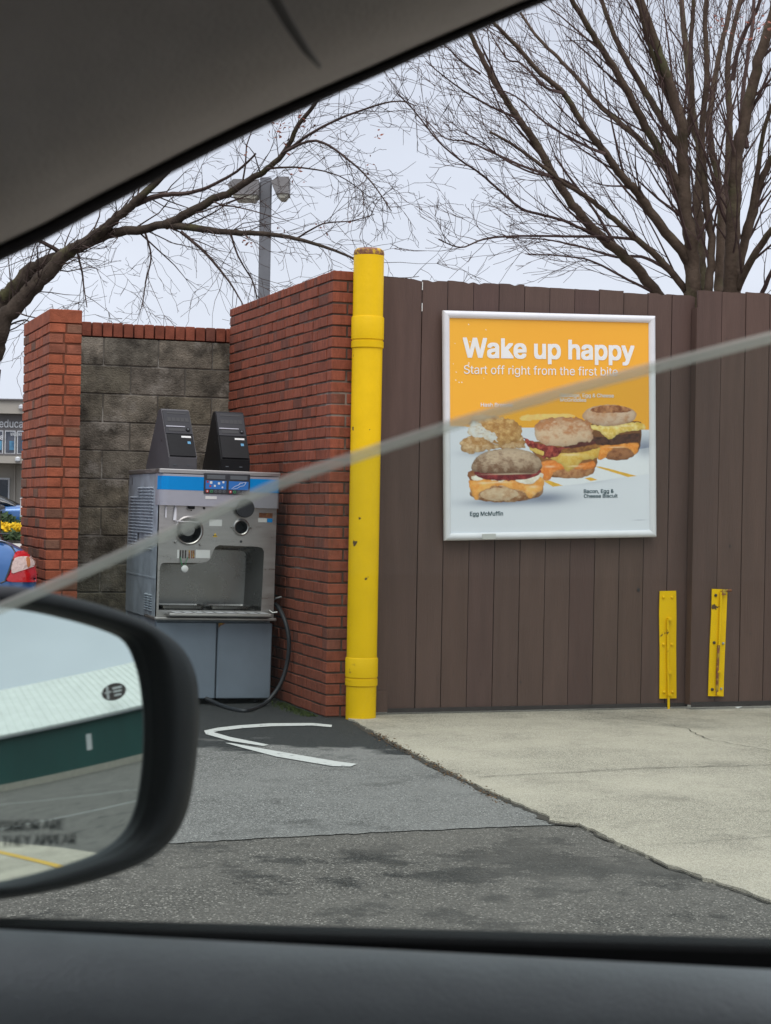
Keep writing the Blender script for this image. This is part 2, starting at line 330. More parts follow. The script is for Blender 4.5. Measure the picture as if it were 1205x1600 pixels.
def asphalt(name, base, light, stain, stain_lo, stain_hi, grain=260., soft=None, blob=None):
    m = bpy.data.materials.new(name); m.use_nodes = True; t = m.node_tree; n = t.nodes; l = t.links; b = n['Principled BSDF']
    tcn = n.new('ShaderNodeTexCoord'); P = tcn.outputs['Object']
    def noise(s, d=4, r=.6):
        q = n.new('ShaderNodeTexNoise'); q.inputs['Scale'].default_value = s; q.inputs['Detail'].default_value = d; q.inputs['Roughness'].default_value = r; l.new(P, q.inputs[0]); return q.outputs[0]
    def rng(x, a, b_, c=0., d=1.):
        q = n.new('ShaderNodeMapRange'); q.inputs[1].default_value = a; q.inputs[2].default_value = b_; q.inputs[3].default_value = c; q.inputs[4].default_value = d; l.new(x, q.inputs[0]); return q.outputs[0]
    def mixc(fac, a, b_):
        q = n.new('ShaderNodeMix'); q.data_type = 'RGBA'; l.new(fac, q.inputs[0])
        for i, c in ((6, a), (7, b_)):
            if isinstance(c, tuple): q.inputs[i].default_value = (*c, 1)
            else: l.new(c, q.inputs[i])
        return q.outputs[2]
    vo = n.new('ShaderNodeTexVoronoi'); vo.inputs['Scale'].default_value = grain; l.new(P, vo.inputs[0])
    sepv = n.new('ShaderNodeSeparateColor'); l.new(vo.outputs['Color'], sepv.inputs[0])
    c = mixc(rng(sepv.outputs[0], .1, .95), tuple(x*.5 for x in base), tuple(x*1.4 for x in base))
    c = mixc(rng(sepv.outputs[1], .90, .97), c, light)
    sn = noise(2.6, 7, .7)
    if blob:      # a real stain with a place of its own: centre, half length, half width, turn
        mp_ = n.new('ShaderNodeMapping'); mp_.vector_type = 'TEXTURE'; mp_.inputs['Location'].default_value = (*blob[0], 0); mp_.inputs['Scale'].default_value = (blob[1], blob[2], 1); mp_.inputs['Rotation'].default_value = (0, 0, blob[3]); l.new(P, mp_.inputs[0])
        gd = n.new('ShaderNodeTexGradient'); gd.gradient_type = 'SPHERICAL'; l.new(mp_.outputs[0], gd.inputs[0])
        ad = n.new('ShaderNodeMath'); ad.operation = 'MULTIPLY_ADD'; l.new(gd.outputs[1], ad.inputs[0]); ad.inputs[1].default_value = .16; l.new(sn, ad.inputs[2]); sn = ad.outputs[0]
    mu = n.new('ShaderNodeMix'); mu.data_type = 'RGBA'; mu.blend_type = 'MULTIPLY'; mu.inputs[0].default_value = 1; l.new(c, mu.inputs[6]); mu.inputs[7].default_value = (*stain, 1)
    c = mixc(rng(sn, stain_lo, stain_hi, 0, 1.), c, mu.outputs[2])
    c = mixc(rng(noise(.8, 6, .65), .42, .62, 0, .5), c, tuple(x*1.45 for x in base))
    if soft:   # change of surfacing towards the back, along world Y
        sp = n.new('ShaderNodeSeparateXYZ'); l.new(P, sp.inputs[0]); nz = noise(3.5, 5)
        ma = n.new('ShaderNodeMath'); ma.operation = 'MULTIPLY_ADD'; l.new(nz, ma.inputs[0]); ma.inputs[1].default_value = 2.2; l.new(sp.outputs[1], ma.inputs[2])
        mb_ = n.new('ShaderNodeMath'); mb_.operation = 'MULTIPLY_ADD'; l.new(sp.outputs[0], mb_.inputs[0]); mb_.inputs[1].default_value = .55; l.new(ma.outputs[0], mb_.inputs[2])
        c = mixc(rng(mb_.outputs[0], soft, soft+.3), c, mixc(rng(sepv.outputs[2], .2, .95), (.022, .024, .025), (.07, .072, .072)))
    l.new(c, b.inputs['Base Color']); b.inputs['Roughness'].default_value = .88; b.inputs['Specular IOR Level'].default_value = .25
    d = n.new('ShaderNodeBump'); d.inputs['Strength'].default_value = .9; d.inputs['Distance'].default_value = .004
    l.new(vo.outputs['Distance'], d.inputs['Height']); l.new(d.outputs[0], b.inputs['Normal'])
    return m
M['asphalt'] = asphalt('asphalt', (.120, .110, .099), (.42, .39, .35), (.36, .37, .38), .545, .61, 165, blob=((2.7, 6.15), 1.5, .62, math.radians(-24)))
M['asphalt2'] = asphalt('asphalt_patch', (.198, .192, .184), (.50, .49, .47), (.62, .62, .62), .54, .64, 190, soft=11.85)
M['slab'] = asphalt('concrete_slab', (.465, .418, .338), (.68, .63, .54), (.66, .66, .66), .50, .74, 260, blob=((5.5, 10.2), 1.6, .75, 0))
M['slab'].node_tree.nodes['Principled BSDF'].inputs['Roughness'].default_value = .92

# ================================================================== SETTING
g = MB(); g.quad((-900, -900, 0), (900, -900, 0), (900, 900, 0), (-900, 900, 0)); tag(g.build('ground', M['asphalt']), None, kind='structure')
def sheet(name, pts, z, m, jit=0, thick=0):
    b = MB(); P = []
    for i, p in enumerate(pts):
        q = pts[(i+1) % len(pts)]; L_ = math.dist(p, q); k = max(1, int(min(L_, 6)/.035)) if jit else 1
        for j in range(k):
            t = j/k; P.append((p[0]+(q[0]-p[0])*t+(rnd.gauss(0, jit) if j else 0), p[1]+(q[1]-p[1])*t+(rnd.gauss(0, jit) if j else 0)))
    if thick: b.plate(P, [], lambda x, y: (x, y, z), (0, 0, -thick))
    else: b.poly([(x, y, z) for x, y in P])
    return tag(b.build(name, m), None, kind='structure')
def G(x, y): p = gr(x, y); return (p.x, p.y)
# lighter patch that runs from the near seam back into the alcove
sheet('asphalt_patch', [G(0, 1334), G(290, 1318), G(500, 1306), G(700, 1297), G(870, 1290), (3.5, 9.5), (3.46, 10.9), (3.46, 14), (-2, 16), (-4.2, 14)], .004, M['asphalt2'], .006)
sheet('concrete_slab', [G(556, 1131), G(640, 1177), G(700, 1208), G(780, 1246), G(850, 1276), G(868, 1288), G(905, 1291), G(960, 1318), G(1050, 1358), G(1205, 1413), G(1300, 1455), (3.16, 3.4), (12, 3.2), (12, 10.88), (3.5, 10.88), (3.44, 10.5)], .014, M['slab'], .0065, .06)
# dirty crack along the slab edge and joints across it
def ribbon(b, P, wd, z, zig=.012, taper=False):
    P = [Vector((p[0], p[1], z)) for p in P]; Q = []
    for i in range(len(P)-1):
        k = max(2, int((P[i+1]-P[i]).length/.05))
        for j in range(k): Q.append(P[i].lerp(P[i+1], j/k))
    Q.append(P[-1]); r = []
    for i, p in enumerate(Q):
        t = (Q[min(i+1, len(Q)-1)]-Q[max(i-1, 0)]).normalized(); nn = Vector((-t.y, t.x, 0)); o_ = rnd.gauss(0, zig); ww = wd*(.5+rnd.random()) if zig else wd
        if taper: ww *= math.sin(math.pi*min(1, max(0, (i+.3)/len(Q))))**.5
        r.append((p+nn*(o_+ww/2), p+nn*(o_-ww/2)))
    for a, c in zip(r, r[1:]): b.quad(a[0], a[1], c[1], c[0])
b = MB(); ribbon(b, [(x_-.012, y_-.004) for x_, y_ in (G(556, 1131), G(640, 1177), G(700, 1208), G(780, 1246), G(850, 1276), G(868, 1288), G(905, 1291))], .045, .0065, .006); ribbon(b, [(x_-.006, y_-.004) for x_, y_ in (G(905, 1291), G(960, 1318), G(1050, 1358), G(1205, 1413))], .012, .0065, .006); tag(b.build('edge_crack', M['crack']), None, kind='structure')
b = MB()
ribbon(b, [(3.3, 8.15), (4.2, 8.25), (5.2, 8.22), (7.5, 8.4)], .007, .0185, .008); ribbon(b, [(3.25, 6.35), (4.1, 6.42), (5, 6.38)], .004, .0185, .006, True)
ribbon(b, [(5.05, 10.6), (5.25, 9.8), (5.12, 9.2), (5.3, 8.3)], .005, .0185, .012, True); tag(b.build('slab_joints', M['crack']), None, kind='structure')
# painted white lines
b = MB()
def line_poly(px): b.poly([gr(x, y, .0085) for x, y in px])
line_poly([(319, 1141.5), (340, 1137), (375, 1133), (422, 1130), (489, 1129.6), (519, 1132.5), (518, 1136), (488, 1133.5), (424, 1134.6), (380, 1137.5), (342, 1142), (334, 1144), (360, 1151.5), (420, 1163.5), (412, 1165.5), (360, 1157.5), (322, 1147)])
line_poly([(352, 1160.5), (362, 1161), (436, 1174), (500, 1185), (530, 1190), (558, 1193.5), (548, 1197.5), (520, 1197), (432, 1182), (380, 1168.5)])
tag(b.build('white_lines', M['white_line']), None, kind='structure')
# far lawn strip, pavement, second apron (seen in the wing mirror)
b = MB(); b.poly([cf(-30, 44, .012), cf(2, 44, .012), cf(2, 52, .012), cf(-30, 52, .012)]); tag(b.build('pavement', mat('pale_pavement', (.42, .40, .36), .9, vary=.1, vscale=1)), None, kind='structure')
b = MB(); b.poly([(x_, y_, .01) for x_, y_ in ((17, -5.4), (12.41, -1.96), (10.21, -.29), (8.68, .73), (7.2, 1.8), (4.5, 0), (6, -8))]); tag(b.build('apron', M['slab']), None, kind='structure')
b = MB(); ribbon(b, [(14, -3.6), (10.85, -1.58), (9.49, -.72), (8.15, .12)], .12, .016, 0); tag(b.build('yellow_line', M['yellow_line']), None, kind='structure')
b = MB(); ribbon(b, [(14.2, -5), (15.08, -1.63), (15.72, 1.58), (16.2, 4)], .08, .008, 0); ribbon(b, [(25.5, -9), (23.95, -4.78), (18.4, 1.66), (16, 4)], .05, .007, .02); tag(b.build('far_lines', M['white_line']), None, kind='structure')

# ================================================================== BRICK WALLS
def brick_col(kind):
    v = rnd.uniform(.86, 1.12)
    if kind == 'deep':
        c = (.27, .080, .047) if rnd.random() < .85 else (.19, .07, .048)
    else:
        r_ = rnd.random(); c = (.345, .098, .050) if r_ < .8 else ((.29, .10, .06) if r_ < .92 else (.20, .095, .06))
    return tuple(x*v for x in c)
PITCH = .0677
def brick_row(b, p0, d, nrm, length, z, first, kind, depth=.09, proud=.0, lim=None):
    s = 0.; n = 0; d = Vector(d); nrm = Vector(nrm)
    while s < length-.01:
        bl = first if n == 0 else (.194 if rnd.random() < .62 else .094)
        if bl == 0: bl = .194
        if s+bl > length-.06: bl = length-s
        j = rnd.gauss(0, .0014)+proud; dz = rnd.gauss(0, .0012)
        a = Vector(p0)+d*s; M_ = Matrix.Translation(a+Vector((0, 0, z+dz))) @ Matrix(((d.x, nrm.x, 0, 0), (d.y, nrm.y, 0, 0), (0, 0, 1, 0), (0, 0, 0, 1))) @ Matrix.Rotation(rnd.gauss(0, .004), 4, 'Z')
        b.rbox((0, -depth, 0), (bl, j, PITCH-.0105), .003, brick_col(kind), M_)
        s += bl+.012; n += 1
# middle wall: long face at u=3.33 looking left, end face at v=10.7
MW = empty('brick_wall', (3.47, 11.9, 0), 'deep red brick wall running back beside the yellow post, right of the ice cream machine', 'wall')
b = MB(); U0, V0, V1, U1 = 3.335, 10.70, 13.21, 3.62; nC = 39
for c in range(nC):
    z = .01+c*PITCH; od = c % 2
    brick_row(b, (U0, V0+(.102 if od else 0), 0), (0, 1, 0), (-1, 0, 0), V1-V0-(.102 if od else 0), z, .194 if od else .094, 'deep')
    brick_row(b, (U0+(0 if od else .102), V0, 0), (1, 0, 0), (0, -1, 0), U1-U0-(0 if od else .102), z, .194, 'deep')
for i in range(37):      # top course across the wall
    v = V0+i*.0682; b.rbox((U0-rnd.random()*.002, v, .01+nC*PITCH), (U1, v+.0575, .01+nC*PITCH+.052+rnd.random()*.003), .003, brick_col('deep'))
b.build('bricks', M['brick_dirty'], MW)
b = MB(); b.box((U0+.007, V0+.007, -.05), (U1-.01, V1, .008+nC*PITCH)); b.build('mortar', M['mortar'], MW)
# left pillar / wall end
LP = empty('brick_wall', (2.0, 12.7, 0), 'orange red brick wall end rising beside the grey block wall, behind the blue car', 'wall')
b = MB(); A0, A1, B0, B1 = 1.873, 2.085, 12.23, 13.42; nP = 36
for c in range(nP):
    z = .02+c*PITCH; od = c % 2
    brick_row(b, (A0, B0+(.102 if od else 0), 0), (0, 1, 0), (-1, 0, 0), B1-B0-(.102 if od else 0), z, .194 if od else .094, 'orange')
    brick_row(b, (A0+(0 if od else .102), B0, 0), (1, 0, 0), (0, -1, 0), A1-A0-(0 if od else .102), z, .105 if od else .194, 'orange')
b.rbox((A0-.001, B0-.001, .02+nP*PITCH-.004), (A1+.001, B1, .02+nP*PITCH+.085), .004, (.33, .094, .048))
b.build('bricks', M['brick'], LP)
b = MB(); b.box((A0+.006, B0+.006, -.05), (A1-.003, B1-.02, .018+nP*PITCH-.006)); b.build('mortar', M['mortar_red'], LP)
# block wall between them
BW = empty('block_wall', (2.7, 13.3, 0), 'dirty grey concrete block wall capped with a row of red bricks', 'wall')
m = mat('block_grime', (.19, .172, .138), .95, attr=True, vary=.4, vscale=5, c2=(.066, .059, .048), mix_scale=6.5, mix_lo=.42, mix_hi=.68, bump=.9, bscale=90, spec=.1)
t = m.node_tree; n = t.nodes; l = t.links; bs = n['Principled BSDF']; src = bs.inputs['Base Color'].links[0].from_socket
at2 = n.new('ShaderNodeAttribute'); at2.attribute_name = 'Edge'; q = n.new('ShaderNodeTexNoise'); q.inputs['Scale'].default_value = 4.1; q.inputs['Detail'].default_value = 9; q.inputs['Roughness'].default_value = .7; tcn = n.new('ShaderNodeTexCoord'); l.new(tcn.outputs['Object'], q.inputs[0])
r = n.new('ShaderNodeMapRange'); r.inputs[1].default_value = .55; r.inputs[2].default_value = .66; r.inputs[4].default_value = .8; l.new(q.outputs[0], r.inputs[0])
x = n.new('ShaderNodeMix'); x.data_type = 'RGBA'; l.new(r.outputs[0], x.inputs[0]); l.new(src, x.inputs[6]); x.inputs[7].default_value = (.30, .275, .235, 1); l.new(x.outputs[2], bs.inputs['Base Color'])
M['cmu'] = m
b = MB(); W0, W1, VB = 2.10, 3.42, 13.215; BP = .203
for c in range(12):
    z1 = 2.455-c*BP; z0 = z1-BP+.009; s = W0-(.28 if c % 2 else .08)
    while s < W1:
        a0, a1 = max(s, W0), min(s+.389, W1)
        if a1-a0 > .02: v = rnd.uniform(.75, 1.3); b.rbox((a0, VB+rnd.gauss(0, .0012), max(z0, -.02)), (a1, VB+.19, z1), .004, (v, v*rnd.uniform(.96, 1), v*rnd.uniform(.9, 1)))
        s += .398
b.build('blocks', M['cmu'], BW)
b = MB(); b.box((W0, VB+.005, -.05), (W1, VB+.18, 2.454)); b.build('mortar', mat('grey_mortar', (.10, .09, .075), .95, vary=.4, vscale=5, c2=(.33, .31, .27), mix_scale=4, mix_lo=.52, mix_hi=.62), BW)
b = MB(); s = W0+.003
while s < W1-.03: b.rbox((s, VB-.006+rnd.gauss(0, .0015), 2.462), (min(s+.066, W1), VB+.2, 2.562+rnd.gauss(0, .001)), .004, tuple(x_*.85 for x_ in brick_col('deep'))); s += .0755
b.build('cap_bricks', M['brick'], BW)

# ================================================================== GATE POST
GP = empty('gate_post', (3.585, 10.62, 0), 'thick yellow steel post with welded collars and a rusty domed cap', 'post')
GPX, GPY = 3.531, 10.61; o = (GPX, GPY, 0)
b = MB(); b.lathe(o, [(.0915, -.03), (.0915, 2.79), (.0885, 2.80)], 40); b.build('pole', M['yellow'], GP, smooth=True, ang=40)
b = MB(); b.lathe(o, [(.090, 2.79), (.093, 2.803), (.089, 2.823), (.072, 2.836), (.03, 2.842), (.01, 2.843)], 40); b.build('cap', M['rusty_cap'], GP, smooth=True, ang=40)
for z0, z1 in ((2.235, 2.425), (.205, .375)):
    b = MB(); b.lathe(o, [(.0935, z0), (.098, z0+.004), (.098, z0+.042), (.0935, z0+.044), (.0935, z0+.052), (.0985, z0+.054), (.0985, z1-.006), (.095, z1), (.09, z1+.001)], 40); b.build('collar', M['yellow'], GP, smooth=True, ang=35)

# ================================================================== GATES
GV = 10.72
def gate(u0, u1, gv, boards, ztop, zbot, label, seedv, slope=0.):
    E_ = empty('wooden_gate', ((u0+u1)/2, gv, 0), label, 'gate', 'brown board gates of the bin enclosure')
    b = MB(); s = u0
    for i, wd in enumerate(boards):
        h = ztop+rnd.uniform(-.007, .007)-slope*(s-u0); v = rnd.uniform(.93, 1.07); c = (v, v*rnd.uniform(.97, 1.02), v*rnd.uniform(.97, 1.03))
        x0, x1 = s+.0022+rnd.random()*.0016, s+wd-.0022; y0 = gv+rnd.uniform(0, .004); K = 14; jag = [rnd.uniform(-.0015, .0015) for _ in range(6)]
        if rnd.random() < .3: jag[rnd.randrange(6)] -= .011
        outl = [(x0, zbot), (x1, zbot)]+[(x1-(x1-x0)*k_/5, h+jag[k_]) for k_ in range(6)]
        b.plate(outl, [], lambda x, z, y=y0: (x, y, z), (0, .02, 0), c); s += wd
    b.build('boards', M['gate'], E_)
    b = MB()
    for z in (.2, 1.3, 2.35): b.box((u0+.02, gv+.026, z), (u1-.02, gv+.07, z+.09))
    for x in (u0+.02, u1-.08): b.box((x, gv+.0185, .08), (x+.06, gv+.071, 2.5))
    b.build('back_frame', M['gate_metal'], E_)
    return E_
gl = gate(3.635, 5.80, GV, [.282, .168]+[.172]*9+[.167], 2.685, .028, 'left leaf of the brown board gate, carrying the breakfast poster', 1)
b = MB(); b.box((3.66, GV-.012, .030), (3.735, GV-.001, .16)); b.build('corner_block', M['gate'], gl); b = MB(); b.box((3.736, GV-.009, .025), (5.79, GV-.001, .050)); b.build('gap_shade_strip', M['gate_metal'], gl)  # dark strip along the foot stands for the shaded gap under the leaf
for z_ in (2.49, 2.62): b = MB(); b.box((3.9145, GV-.003, z_), (3.9195, GV-.0005, z_+.05)); b.build('paint_chip', M['white_pl'], gl)
GR = GV-.085
gr_ = gate(5.775, 8.0, GR, [.175]*12+[.125], 2.715, .045, 'right leaf of the brown board gate with the rust streaked bolt plate', 2)
b = MB(); b.box((5.768, GR-.002, .045), (5.774, GR+.07, 2.60)); b.build('edge_board', M['gate'], gr_)
b = MB(); b.box((5.776, GR-.006, .03), (8.0, GR-.001, .062)); b.build('gap_shade_strip', M['gate_metal'], gr_)  # dark strip again, painting the shade of the gap below this leaf
for (u_, z_, r_) in ((5.43, .78, .011), (4.62, .20, .006), (5.62, .10, .016), (5.07, 1.0, .004), (6.04, 1.07, .007), (6.2, .5, .005)):
    b = MB(); b.lathe((u_, (GV if u_ < 5.78 else GR)-.0018, z_), [(r_, 0), (r_, .001)], 10, 'y'); b.build('knot_hole', M['dark_hole'], gl if u_ < 5.78 else gr_)
for E__, gv_, u_a, u_b in ((gl, GV, 3.75, 5.75), (gr_, GR, 5.85, 6.7)):
    for i in range(22 if E__ is gl else 8):
        uu = u_a+(i+.5+rnd.uniform(-.2, .2))*.0905; zz = rnd.choice((.24, 1.34, 2.39))+rnd.uniform(-.02, .02)
        if 4.0 < uu < 5.56 and 1.05 < zz < 2.6: zz = .24
        b = MB(); b.lathe((uu, gv_-.0016, zz), [(.0035, 0), (.0035, .001)], 8, 'y'); b.build('nail_head', M['gate_metal'], E__)
# bolt plates
def bolt(parent, px, gv, outline, rod, rust, bolts, nuts):
    Y = gv-.004
    def P(x, y, d=0): q = pl(x, y, (0, Y-d, 0), (0, 1, 0)); return q
    b = MB(); pts = [(P(x, y).x, P(x, y).z) for x, y in outline]; b.plate(pts, [], lambda x, z: (x, Y-.006, z), (0, .006, 0)); plt = b.build('bolt_plate', M['yellow'], parent)
    b = MB(); b.tube([P(x, y, .018) for x, y in rod], .0085, 12); b.build('bolt_rod', M['yellow'], plt, smooth=True, ang=50)
    if rust:
        b = MB(); b.tube([P(x, y, .0195) for x, y in rust], .0088, 12); b.build('rusted_rod', M['rust'], plt, smooth=True, ang=50)
    for x, y, hh in bolts:
        b = MB(); q = P(x, y); b.box((q.x-.014, Y-.032, q.z-hh), (q.x+.014, Y-.006, q.z+hh)); b.build('guide_bracket', M['rust' if (rust and hh > .012) else 'yellow'], plt)
    for x, y, k in nuts:
        q = P(x, y); b = MB(); b.lathe((q.x, Y-.006, q.z), [(.010, 0), (.010, -.006), (.005, -.010)], 8 if k != 'n' else 4, 'y', ph=.3 if k != 'n' else .78)
        b.build('bolt_head', M['yellow'] if k == 'y' else (M['galv'] if k == 'n' else M['gate_metal']), plt)
    return plt
bolt(gl, 0, GV, [(1030.5, 923.5), (1056, 923), (1056.5, 962), (1056, 1010), (1056.5, 1091), (1030, 1091.5), (1030.5, 1020), (1029.5, 958)],
     [(1043.5, 968), (1044, 1030), (1045, 1119)], None, [(1044, 967, .008), (1044, 1050, .009), (1044, 1085, .006)],
     [(1036, 933, 'y'), (1049, 933, 'y'), (1036, 1007, 'y'), (1049, 1007, 'y'), (1036.5, 1081, 'y'), (1050, 1081, 'y')])
pb = bolt(gr_, 0, GR, [(1112, 920), (1135, 921), (1136, 926), (1133, 1000), (1131, 1050), (1130, 1088), (1106, 1087.5), (1107.5, 1040), (1109, 1000), (1111, 960)],
     [(1127, 925), (1124, 1008)], [(1123, 1008), (1121, 1050), (1120.5, 1086)], [(1128, 926, .014), (1121.5, 1049, .006), (1120, 1083, .011)],
     [(1117.5, 930, 'd'), (1115, 1004, 'd'), (1112, 1077, 'd'), (1129, 1005, 'n'), (1126, 1076, 'n')])
b = MB(); q = pl(1131, 923, (0, GR-.02, 0), (0, 1, 0)); b.tube([q+Vector((-.01, -.004, 0)), q+Vector((.05, -.010, .003))], .008, 10); b.build('bolt_handle', M['rust'], pb, smooth=True, ang=50)

# ================================================================== POSTER
PO = empty('poster_sign', (4.785, 10.66, 1.81), 'white framed breakfast poster, orange above and pale below, fixed to the gate', 'poster')
PY = 10.672
a_, b_, c_, d_ = [pl(x, y, (0, PY, 0), (0, 1, 0)) for x, y in ((694, 487), (1027, 492), (1022, 841), (692, 843))]
cen = (a_+b_+c_+d_)/4; PW = ((b_-a_).length+(c_-d_).length)/2; PH = ((a_-d_).length+(b_-c_).length)/2
tilt = math.atan2((b_.z-a_.z)+(c_.z-d_.z), (b_.x-a_.x)+(c_.x-d_.x))
def pp(x, z, y=0): return Vector((cen.x+x*math.cos(tilt)-z*math.sin(tilt), PY+y, cen.z+x*math.sin(tilt)+z*math.cos(tilt)))
fwid = .045; hw, hh = PW/2, PH/2
for side in range(4):
    b = MB(); prof = [(0, .012), (0, -.004), (.006, -.013), (.02, -.017), (.034, -.012), (.0425, -.004), (fwid, .0), (fwid, .012)]
    rows = []
    for e_ in (0, 1):
        r_ = []
        for i_, y_ in prof:
            X, Z = hw-i_, hh-i_
            cs = [(-X, Z), (X, Z), (X, -Z), (-X, -Z)]; q = cs[(side+e_) % 4]; r_.append(pp(q[0], q[1], y_))
        mid = r_; rows.append(r_)
    b.grid(rows, closed=True); b.build('frame_rail', M['white_metal'], PO, smooth=True, ang=60, recalc=True)
b = MB(); q = [pp(-.345*hw*2+.02, -hh+.006, -.0195), pp(-.345*hw*2+.11, -hh+.006, -.0195), pp(-.345*hw*2+.11, -hh+.038, -.0185), pp(-.345*hw*2+.02, -hh+.038, -.0185)]
b.quad(*[v_+Vector((0, -.0005, 0)) for v_ in q]); b.poly([v_+Vector((0, .002, 0)) for v_ in q[::-1]]); b.build('tape_strip', M['tape'], PO)
# printed sheet: the picture is worked out here, vertex by vertex, in the sheet's own coordinates
PX0, PX1 = 82., 1116.
NX, NY = 380, 400
ss, tt = np.meshgrid(np.linspace(0, 1, NX), np.linspace(0, 1, NY))
X = PX0+ss*(PX1-PX0); Y = 96+17*ss+tt*(1112)
def vnoise(X, Y, s, seed):
    R_ = np.random.RandomState(seed).rand(64, 64); x = X/s; y = Y/s; xi = np.floor(x).astype(int); yi = np.floor(y).astype(int); fx = x-xi; fy = y-yi
    fx = fx*fx*(3-2*fx); fy = fy*fy*(3-2*fy); g_ = lambda a, b: R_[b % 64, a % 64]
    return (g_(xi, yi)*(1-fx)+g_(xi+1, yi)*fx)*(1-fy)+(g_(xi, yi+1)*(1-fx)+g_(xi+1, yi+1)*fx)*fy
def fbm(s, seed, o=4): return sum(vnoise(X, Y, s/2**k, seed+k)*.5**k for k in range(o))/sum(.5**k for k in range(o))
def lin(c): c = np.array(c)/255.; return np.where(c < .04045, c/12.92, ((c+.055)/1.055)**2.4)
img = np.zeros((NY, NX, 3)); img[:] = lin((252, 172, 52))*(1+.04*(fbm(300, 3)[..., None]-.5)*2)
img *= (1.0+.07*(1-np.clip((X-82)/1000, 0, 1)))[..., None]
tab = Y > 655+.03*(X-80); img[tab] = (lin((222, 226, 232))*(1+.05*(fbm(200, 9)[..., None]-.5)))[tab]
def inside(P, X, Y):
    n_ = len(P); r_ = np.zeros(X.shape, bool); d_ = np.full(X.shape, 1e9)
    for i in range(n_):
        x0, y0 = P[i]; x1, y1 = P[(i+1) % n_]
        if y0 != y1: r_ ^= ((y0 > Y) != (y1 > Y)) & (X < (x1-x0)*(Y-y0)/(y1-y0)+x0)
        dx, dy = x1-x0, y1-y0; t_ = np.clip(((X-x0)*dx+(Y-y0)*dy)/(dx*dx+dy*dy+1e-9), 0, 1); d_ = np.minimum(d_, np.hypot(X-x0-t_*dx, Y-y0-t_*dy))
    return np.where(r_, d_, -d_)
def paint(P, c, c2=None, ns=16, seed=1, rim=.35, warp=3, light=.35, smooth=True, lo=.34, hi=.74, side=None, rw=12, nk=1.):
    Q = smooth_poly(P, 4) if smooth else P
    xs = [p[0] for p in Q]; ys = [p[1] for p in Q]; x0, x1, y0, y1 = min(xs)-12, max(xs)+12, min(ys)-12, max(ys)+12
    m_ = (X > x0) & (X < x1) & (Y > y0) & (Y < y1); iy, ix = np.where(m_)
    if not len(iy): return
    x, y = X[iy, ix], Y[iy, ix]; wx = (vnoise(x, y, 14, seed)-.5)*2*warp; wy = (vnoise(x, y, 14, seed+7)-.5)*2*warp
    d_ = inside(Q, x+wx, y+wy); a_ = np.clip(d_/2.5+.5, 0, 1)[:, None]
    nn = (vnoise(x, y, ns, seed)+.5*vnoise(x, y, ns/2, seed+1)+.3*vnoise(x, y, ns/4, seed+2)+.2*vnoise(x, y, ns/8, seed+3))/2.
    col = np.repeat(lin(c)[None], len(x), 0)
    if c2 is not None:
        kk = np.clip((nn-lo)/(hi-lo), 0, 1)
        if side is not None: kk = np.clip(kk+side(x, y), 0, 1)
        col = col*(1-kk[:, None])+lin(c2)*kk[:, None]
    ty = (y-y0)/(y1-y0); tx = (x-x0)/(x1-x0)
    sh = (1+light*(.45-ty)+light*.3*(.5-tx))*(1-rim*np.exp(-np.maximum(d_, 0)/rw))*(1-.16*nk+.32*nn*nk)
    img[iy, ix] = img[iy, ix]*(1-a_)+col*sh[:, None]*a_
def shadow(cx, cy, rx, ry, k):
    d_ = np.exp(-(((X-cx)/rx)**2+((Y-cy)/ry)**2)); f_ = (d_*k)[..., None]*(Y > 660)[..., None]; img[:] = img*(1-f_)+lin((88, 100, 128))*f_
def ell(cx, cy, rx, ry, n_=18): return [(cx+rx*math.cos(2*math.pi*i/n_), cy+ry*math.sin(2*math.pi*i/n_)) for i in range(n_)]
paint([(440, 612), (480, 600), (600, 597), (700, 600), (720, 612), (640, 622), (520, 628), (450, 632)], (255, 205, 120), warp=4, rim=0, light=0)
shadow(1090, 775, 70, 60, .55); shadow(560, 1035, 150, 34, .75); shadow(330, 1050, 170, 22, .7); shadow(860, 870, 60, 40, .5); shadow(700, 945, 150, 18, .55); shadow(250, 795, 110, 18, .4)
paint([(520, 905), (560, 950), (610, 978), (760, 965), (940, 940), (1114, 922), (1114, 780), (840, 820)], (232, 235, 238), smooth=False, warp=.6, rim=.06, light=.05, rw=3, nk=.1)
for P in ([(822, 876), (850, 876), (1046, 930), (1000, 935)], [(556, 946), (588, 944), (656, 972), (606, 978)], [(770, 936), (800, 932), (838, 946), (800, 952)]): paint(P, (228, 178, 62), smooth=False, warp=1, rim=0, light=0)
shadow(1090, 790, 50, 40, .5)
paint([(806, 650), (1040, 640), (1070, 665), (1055, 800), (960, 830), (850, 820), (812, 740)], (120, 78, 44), warp=2, rim=.3, nk=.5)
paint([(470, 745), (560, 740), (800, 735), (838, 775), (828, 880), (760, 925), (650, 930), (560, 915), (530, 830)], (150, 98, 52), warp=2, rim=.3, nk=.5)
paint([(200, 880), (540, 875), (552, 960), (520, 1010), (220, 1010), (190, 950)], (150, 96, 58), warp=2, rim=.3, nk=.5)
